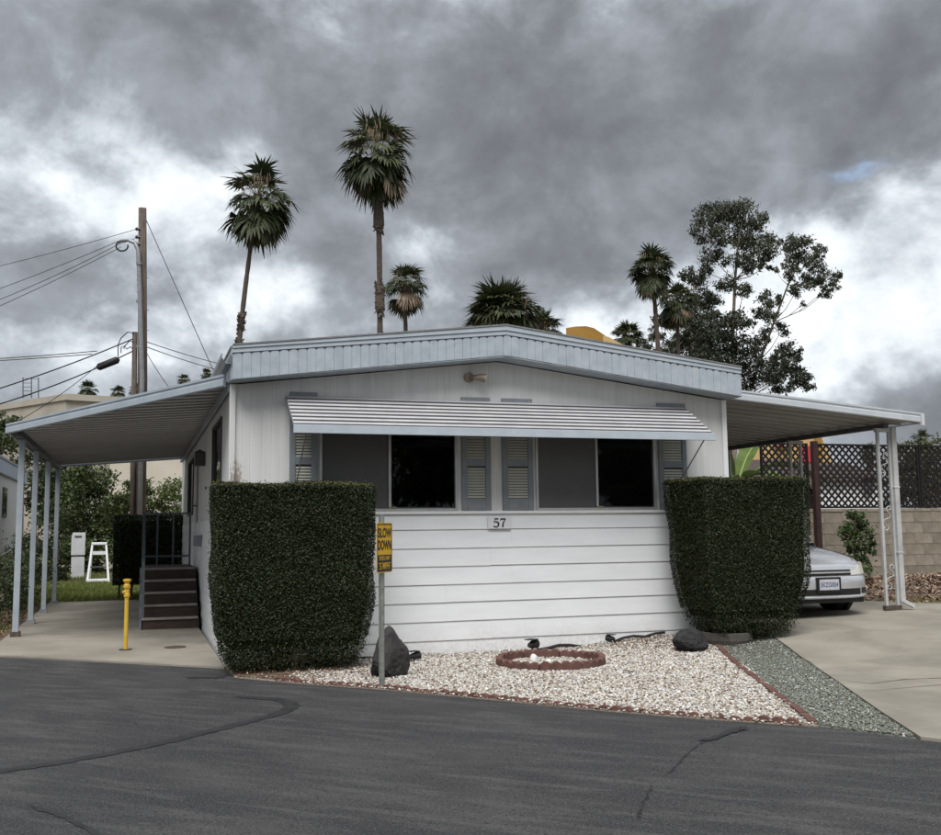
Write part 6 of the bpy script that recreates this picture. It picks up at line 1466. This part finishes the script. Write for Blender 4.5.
# ------------------------------------------------------------------ electric pedestal, white stand
ep = thing('electric_pedestal', 'pale grey electric meter pedestal on the lawn', 'utility box', (-2.75, 25.2, 0))
m_ = MB(); m_.box(-2.99, -2.58, 25.1, 25.3, -0.02, 0.66); m_.build('base_cabinet', 'box_grey', ep, bevel=0.01)
m_ = MB(); m_.box(-3.0, -2.57, 25.08, 25.32, 0.72, 1.46); bx = m_.build('meter_cabinet', 'box_grey', ep, bevel=0.01)
m_ = MB(); m_.box(-2.94, -2.63, 25.13, 25.27, 0.655, 0.725); m_.build('neck', 'gutter_grey', ep)
m_ = MB(); m_.box(-2.90, -2.68, 25.07, 25.085, 1.30, 1.36); m_.build('meter_label', 'dark_frame', bx)
wsd = thing('folding_stand', 'white folding step stand on the lawn beside the pedestal', 'step stand', (-2.0, 21.0, 0))
for s in (-1, 1):
    m_ = MB(); m_.bar((-2.0+s*0.30, 20.75, 0.0), (-2.0+s*0.19, 21.05, 1.12), 0.055, 0.055, up=(0, 1, 0)); m_.build('leg', 'white_plastic', wsd)
    m_ = MB(); m_.bar((-2.0+s*0.26, 21.40, 0.0), (-2.0+s*0.19, 21.10, 1.08), 0.05, 0.05, up=(0, 1, 0)); m_.build('leg', 'white_plastic', wsd)
m_ = MB(); m_.box(-2.22, -1.78, 21.0, 21.2, 1.08, 1.16); m_.build('top', 'white_plastic', wsd, bevel=0.02)
m_ = MB(); m_.box(-2.215, -1.785, 20.98, 21.03, 0.80, 0.90); m_.build('cross_bar', 'white_plastic', wsd)
m_ = MB(); m_.box(-2.29, -1.71, 20.72, 20.95, 0.02, 0.10); m_.build('foot_board', 'white_plastic', wsd, bevel=0.01)
m_ = MB(); m_.box(-2.25, -1.75, 20.85, 21.05, 0.42, 0.46); m_.build('step', 'dark_frame', wsd)

# ------------------------------------------------------------------ utility pole and wires
D = 36
pb = atD(141, 520, D); pt = atD(142.5, 208, D)
up_ = thing('utility_pole', 'weathered wooden utility pole with grey conduit riser', 'utility pole', (pb[0], pb[1], -0.06))
dw = cR  # horizontal direction along the picture's width at the pole
def pp(u, v, dd=0.0): return atD(u, v, D+dd)
m_ = MB(); m_.tube([(pb[0], pb[1], -0.08), pp(142.5, 380), pp(142.5, 208)], [0.19, 0.165, 0.135], 12); m_.build('shaft', 'wood_pole', up_, smooth=True)
m_ = MB(); m_.tube([(pb[0]-0.27, pb[1], -0.08), pp(135, 332)], [0.10, 0.09], 10); m_.build('stub_pole', 'wood_pole', up_, smooth=True)
m_ = MB(); m_.tube([(pb[0]-0.04, pb[1]-0.26, -0.08), pp(142, 380, -0.3), pp(140.5, 320, -0.3), pp(139, 270, -0.25), pp(138, 250, -0.22), pp(135, 243, -0.2), pp(128, 240, -0.2), pp(120, 241, -0.2)], [0.085, 0.085, 0.082, 0.078, 0.075, 0.07, 0.06, 0.05], 9); m_.build('conduit', 'galv', up_, smooth=True)
for vv in (262, 300, 345): m_ = MB(); m_.tube([pp(139, vv, -0.25), pp(139, vv+2.5, -0.25)], 0.10, 10); m_.build('conduit_clamp', 'galv', up_)
pts = [pp(122+6*math.cos(a), 246+5*math.sin(a), -0.2) for a in [R(-100-k*25) for k in range(12)]]
m_ = MB(); m_.tube(pts, 0.03, 6); m_.build('service_loop', 'cable', up_, smooth=True)
for vv in (229, 237, 244):
    m_ = MB(); m_.tube([pp(140.5, vv, -0.12), pp(138, vv, -0.12), pp(137, vv, -0.12), pp(135.5, vv, -0.12)], [0.03, 0.05, 0.07, 0.04], 8); m_.build('insulator', 'ceramic', up_)
for k, vv in enumerate((278, 310, 330, 280, 292)):
    s = 1 if k < 3 else -1; m_ = MB(); m_.tube([pp(142.5, vv, 0), pp(142.5+s*6.5, vv, 0)], 0.012, 5); m_.build('step_bolt', 'galv', up_)
def wire(label, a, b, sag, r=0.011, n=18, m='cable'):
    a = np.array(a, float); b = np.array(b, float); pts = []
    for k in range(n+1): f = k/n; p = a+(b-a)*f; p[2] -= sag*4*f*(1-f); pts.append(p)
    m_ = MB(); m_.tube(pts, r, 5); o = m_.build('overhead_wire', m, None, smooth=True); tag(o, label, 'wire', 'overhead wires'); return o
far = 30.0
wire('top wire running left from the pole head', pp(137, 229), atD(-220, 305, far+26), 0.4)
wire('upper service wire leaving the conduit head to the left', pp(121, 240), atD(-240, 362, far+4), 0.3)
wire('middle service wire leaving the conduit head to the left', pp(121, 243), atD(-240, 372, far+2), 0.5)
wire('lower service wire leaving the conduit head to the left', pp(121, 247), atD(-240, 398, far), 0.3)
wire('short jumper wire from insulator to conduit head', pp(137, 237), pp(118, 243), 0.05)
wire('guy wire slanting down right from the pole head', pp(144, 215), atD(214, 372, D+6), 0.0, 0.016, 2, 'galv')
wire('thin wire running right from mid pole, upper of the pair', pp(144, 341), atD(300, 376, D+30), 0.3, 0.016)
wire('thin wire running right from mid pole, lower of the pair', pp(144, 346), atD(300, 380, D+30), 0.4, 0.016)
wire('thin wire dropping right behind the carport roof', pp(144, 348), atD(176, 396, D+4), 0.1, 0.012)
wire('thick cable from mid pole running left above the splice case', pp(135, 338), atD(-200, 440, far-2), 0.3, 0.022)
wire('thick cable carrying the black splice case to the left', pp(135, 350), atD(-200, 445, far-3), 0.5, 0.022)
wire('level grey wire running left from mid pole, upper one', pp(97, 351), atD(-200, 362, far+20), 0.2, 0.016)
wire('level grey wire running left from mid pole, lower one', pp(92, 354), atD(-200, 363, far+22), 0.2, 0.016)
wire('thin slanting wire crossing below the splice case', pp(98, 365), atD(20, 420, far), 0.1, 0.012)
m_ = MB(); m_.tube([pp(97, 368), pp(99, 367), pp(117, 360), pp(119, 359)], [0.06, 0.13, 0.13, 0.06], 10); o = m_.build('splice_case', 'cable', None, smooth=True); tag(o, 'black splice case hanging on the thick cable by the pole', 'splice case')
for k in range(3):
    a = pp(118+3*k, 357-4*k); b = pp(134, 333+9*k, -0.1); mid = pp(121+3*k, 338-3*k if k == 0 else 345+2*k)
    m_ = MB(); m_.tube([a, (a+mid)/2+np.array([-0.05, 0, 0.1]), mid, (mid+b)/2+np.array([0, 0, 0.12]), b], 0.018, 5); m_.build('cable_loop', 'cable', up_, smooth=True)
# ------------------------------------------------------------------ far buildings
bb = thing('beige_building', 'large weathered beige building behind the trees', 'building', (-5, 56, 0))
c0 = atD(66, 396, 60); zt = c0[2]
wl_, wr_ = atD(-120, 413, 75), atD(300, 430, 68)
def slab(name, a, b, z0a, z0b, zta, ztb, th, m, parent):
    a = np.array(a[:2], float); b = np.array(b[:2], float); d = (b-a)/np.linalg.norm(b-a); n_ = np.array([-d[1], d[0]])*th
    m_ = MB(); m_.hexa([(a[0], a[1], z0a), (b[0], b[1], z0b), (b[0]+n_[0], b[1]+n_[1], z0b), (a[0]+n_[0], a[1]+n_[1], z0a), (a[0], a[1], zta), (b[0], b[1], ztb), (b[0]+n_[0], b[1]+n_[1], ztb), (a[0]+n_[0], a[1]+n_[1], zta)])
    return m_.build(name, m, parent)
w0 = slab('wall', wl_, c0, -0.1, -0.1, zt, zt, 4.0, 'beige_stucco', bb)
slab('wall', c0, wr_, -0.1, -0.1, zt, zt, 4.0, 'beige_stucco', bb)
slab('parapet', wl_+np.array([0, -0.2, 0]), c0+np.array([0, -0.2, 0]), zt-0.25, zt-0.25, zt+0.12, zt+0.12, 0.5, 'beige_stucco', bb)
slab('parapet', c0+np.array([0, -0.2, 0]), wr_+np.array([0, -0.2, 0]), zt-0.25, zt-0.25, zt+0.12, zt+0.12, 0.5, 'beige_stucco', bb)
slab('lower_wall', atD(110, 470, 56), atD(230, 470, 56), -0.1, -0.1, 5.7, 5.7, 1.0, 'cream_wall', bb)
m_ = MB(); p0 = atD(23, 400, 59.0)
for du in (0, 8.5, 15.5): 
    a = atD(23+du, 398, 59.2); b = atD(23+du, 377.5, 59.2); m_.bar(a, b, 0.05, 0.05, up=(0, 1, 0))
for vv in (378.5, 383, 387, 391, 395):
    m_.bar(atD(23, vv, 59.2), atD(31.5, vv, 59.2), 0.03, 0.03); m_.bar(atD(31.5, vv, 59.25), atD(38.5, vv+0.3, 60.5), 0.03, 0.03) if vv < 380 else None
m_.build('roof_ladder', 'dark_frame', bb)
# yellow parapet showing over the roof
yb_ = thing('yellow_building', 'mustard yellow curved parapet rising behind the roof', 'building', tuple(np.append(atD(592, 520, 50)[:2], 0)))
pts = [(566, 420), (566, 328), (575, 326.5), (586, 326), (594, 328), (606, 336), (622, 346), (640, 356), (640, 420)]
fr = [atD(u, v, 50) for u, v in pts]; back = [p+np.array([1.4, 3.2, 0]) for p in fr]
for p in fr+back:
    if p[2] < 8.0: p[2] = -0.1
m_ = MB(); n = len(fr); m_.add(fr+back, [tuple(range(n)), tuple(reversed(range(n, 2*n)))]+[(i, i+n, (i+1) % n+n, (i+1) % n) for i in range(n)])
m_.build('curved_wall', 'yellow_stucco', yb_)
q = [atD(u, v, 49.6) for u, v in ((603, 335.5), (609, 337), (640, 354), (640, 420), (603, 420))]
for p in q:
    if p[2] < 8.0: p[2] = -0.1
bq = [p+np.array([0.2, 0.3, 0]) for p in q]; m_ = MB(); m_.add(q+bq, [tuple(range(5)), tuple(reversed(range(5, 10)))]+[(i, i+5, (i+1) % 5+5, (i+1) % 5) for i in range(5)]); m_.build('side_wall', 'tan_stucco', yb_)
# tan shop behind the lattice
sp2 = thing('tan_shop', 'tan shop with arched parapet and red striped sign behind the lattice', 'building', tuple(np.append(atD(800, 520, 40)[:2], 0)))
pts = [(740, 520), (740, 438), (762, 436), (790, 433), (812, 434), (823, 440), (829, 452), (834, 468), (838, 475), (838, 520)]
fr = [atD(u, v, 40) for u, v in pts]
for i in (0, -1): fr[i][2] = -0.1
back = [p+np.array([2.0, 3.2, 0]) for p in fr]; n = len(fr)
m_ = MB(); m_.add(fr+back, [tuple(range(n)), tuple(reversed(range(n, 2*n)))]+[(i, i+n, (i+1) % n+n, (i+1) % n) for i in range(n)]); m_.build('arched_wall', 'tan_stucco', sp2)
def band(u0, u1, v0, v1, DD, m, name, parent):
    q = [atD(u0, v1, DD), atD(u1, v1, DD), atD(u1, v0, DD), atD(u0, v0, DD)]; b_ = [p+np.array([0.05, 0.12, 0]) for p in q]
    m_ = MB(); m_.add(q+b_, [(0, 1, 2, 3), (7, 6, 5, 4)]+[(i, i+4, (i+1) % 4+4, (i+1) % 4) for i in range(4)]); return m_.build(name, m, parent)
sgn = band(775, 792, 437, 447, 39.8, 'sign_red', 'sign_board', sp2)
for k in range(4): band(777+4*k, 778.2+4*k, 438, 446, 39.65, 'plate_white', 'sign_stripe', sgn)
band(800, 816, 446, 462, 39.8, 'sign_red', 'sign_board', sp2)
band(816, 822, 433, 466, 39.75, 'yellow_stucco', 'arch_rib', sp2)
# low brown roof and white cottage beyond the wall
ch = thing('brown_roof_shed', 'low shed with dark brown sloping roof beyond the carport', 'shed', tuple(np.append(atD(770, 520, 26)[:2], 0)))
a, b = atD(742, 500, 26), atD(815, 500, 26)
d = (b-a)[:2]/np.linalg.norm((b-a)[:2]); n_ = np.array([-d[1], d[0]])
def shed(th, z0, z1, zr, parent, wm, rm, a, b, n_):
    m_ = MB(); m_.hexa([(a[0], a[1], -0.1), (b[0], b[1], -0.1), (b[0]+n_[0]*th, b[1]+n_[1]*th, -0.1), (a[0]+n_[0]*th, a[1]+n_[1]*th, -0.1), (a[0], a[1], z0), (b[0], b[1], z0), (b[0]+n_[0]*th, b[1]+n_[1]*th, z0), (a[0]+n_[0]*th, a[1]+n_[1]*th, z0)]); w_ = m_.build('wall', wm, parent)
    o_ = 0.25; A = np.array(a[:2])-n_*o_; B = np.array(b[:2])-n_*o_; A2 = np.array(a[:2])+n_*th/2; B2 = np.array(b[:2])+n_*th/2; A3 = np.array(a[:2])+n_*(th+o_); B3 = np.array(b[:2])+n_*(th+o_)
    m_ = MB(); m_.add([(*A, z0), (*B, z0), (*B2, zr), (*A2, zr), (*A3, z0), (*B3, z0), (*A, z0+0.08), (*B, z0+0.08), (*B2, zr+0.08), (*A2, zr+0.08), (*A3, z0+0.08), (*B3, z0+0.08)], [(0, 1, 2, 3), (3, 2, 5, 4), (6, 7, 8, 9), (9, 8, 11, 10), (0, 1, 7, 6), (4, 5, 11, 10), (0, 3, 9, 6), (3, 4, 10, 9), (1, 2, 8, 7), (2, 5, 11, 8)])
    m_.build('roof', rm, parent); return w_
shed(4.0, 2.35, 0, 3.15, ch, 'lattice_wood', 'roof_brown', a, b, n_)
wc = thing('white_cottage', 'white walled cottage seen through the lattice', 'house', tuple(np.append(atD(850, 520, 30)[:2], 0)))
a, b = atD(800, 500, 30), atD(880, 500, 30); d = (b-a)[:2]/np.linalg.norm((b-a)[:2]); n_ = np.array([-d[1], d[0]])
shed(5.0, 2.75, 0, 3.3, wc, 'nbr_white', 'roof_brown', a, b, n_)
m_ = MB(); q0 = atD(868, 485, 29.9); m_.bar(atD(864, 485, 29.9), atD(873, 485, 29.9), 0.05, 0.45); m_.build('window', 'dark_frame', wc)
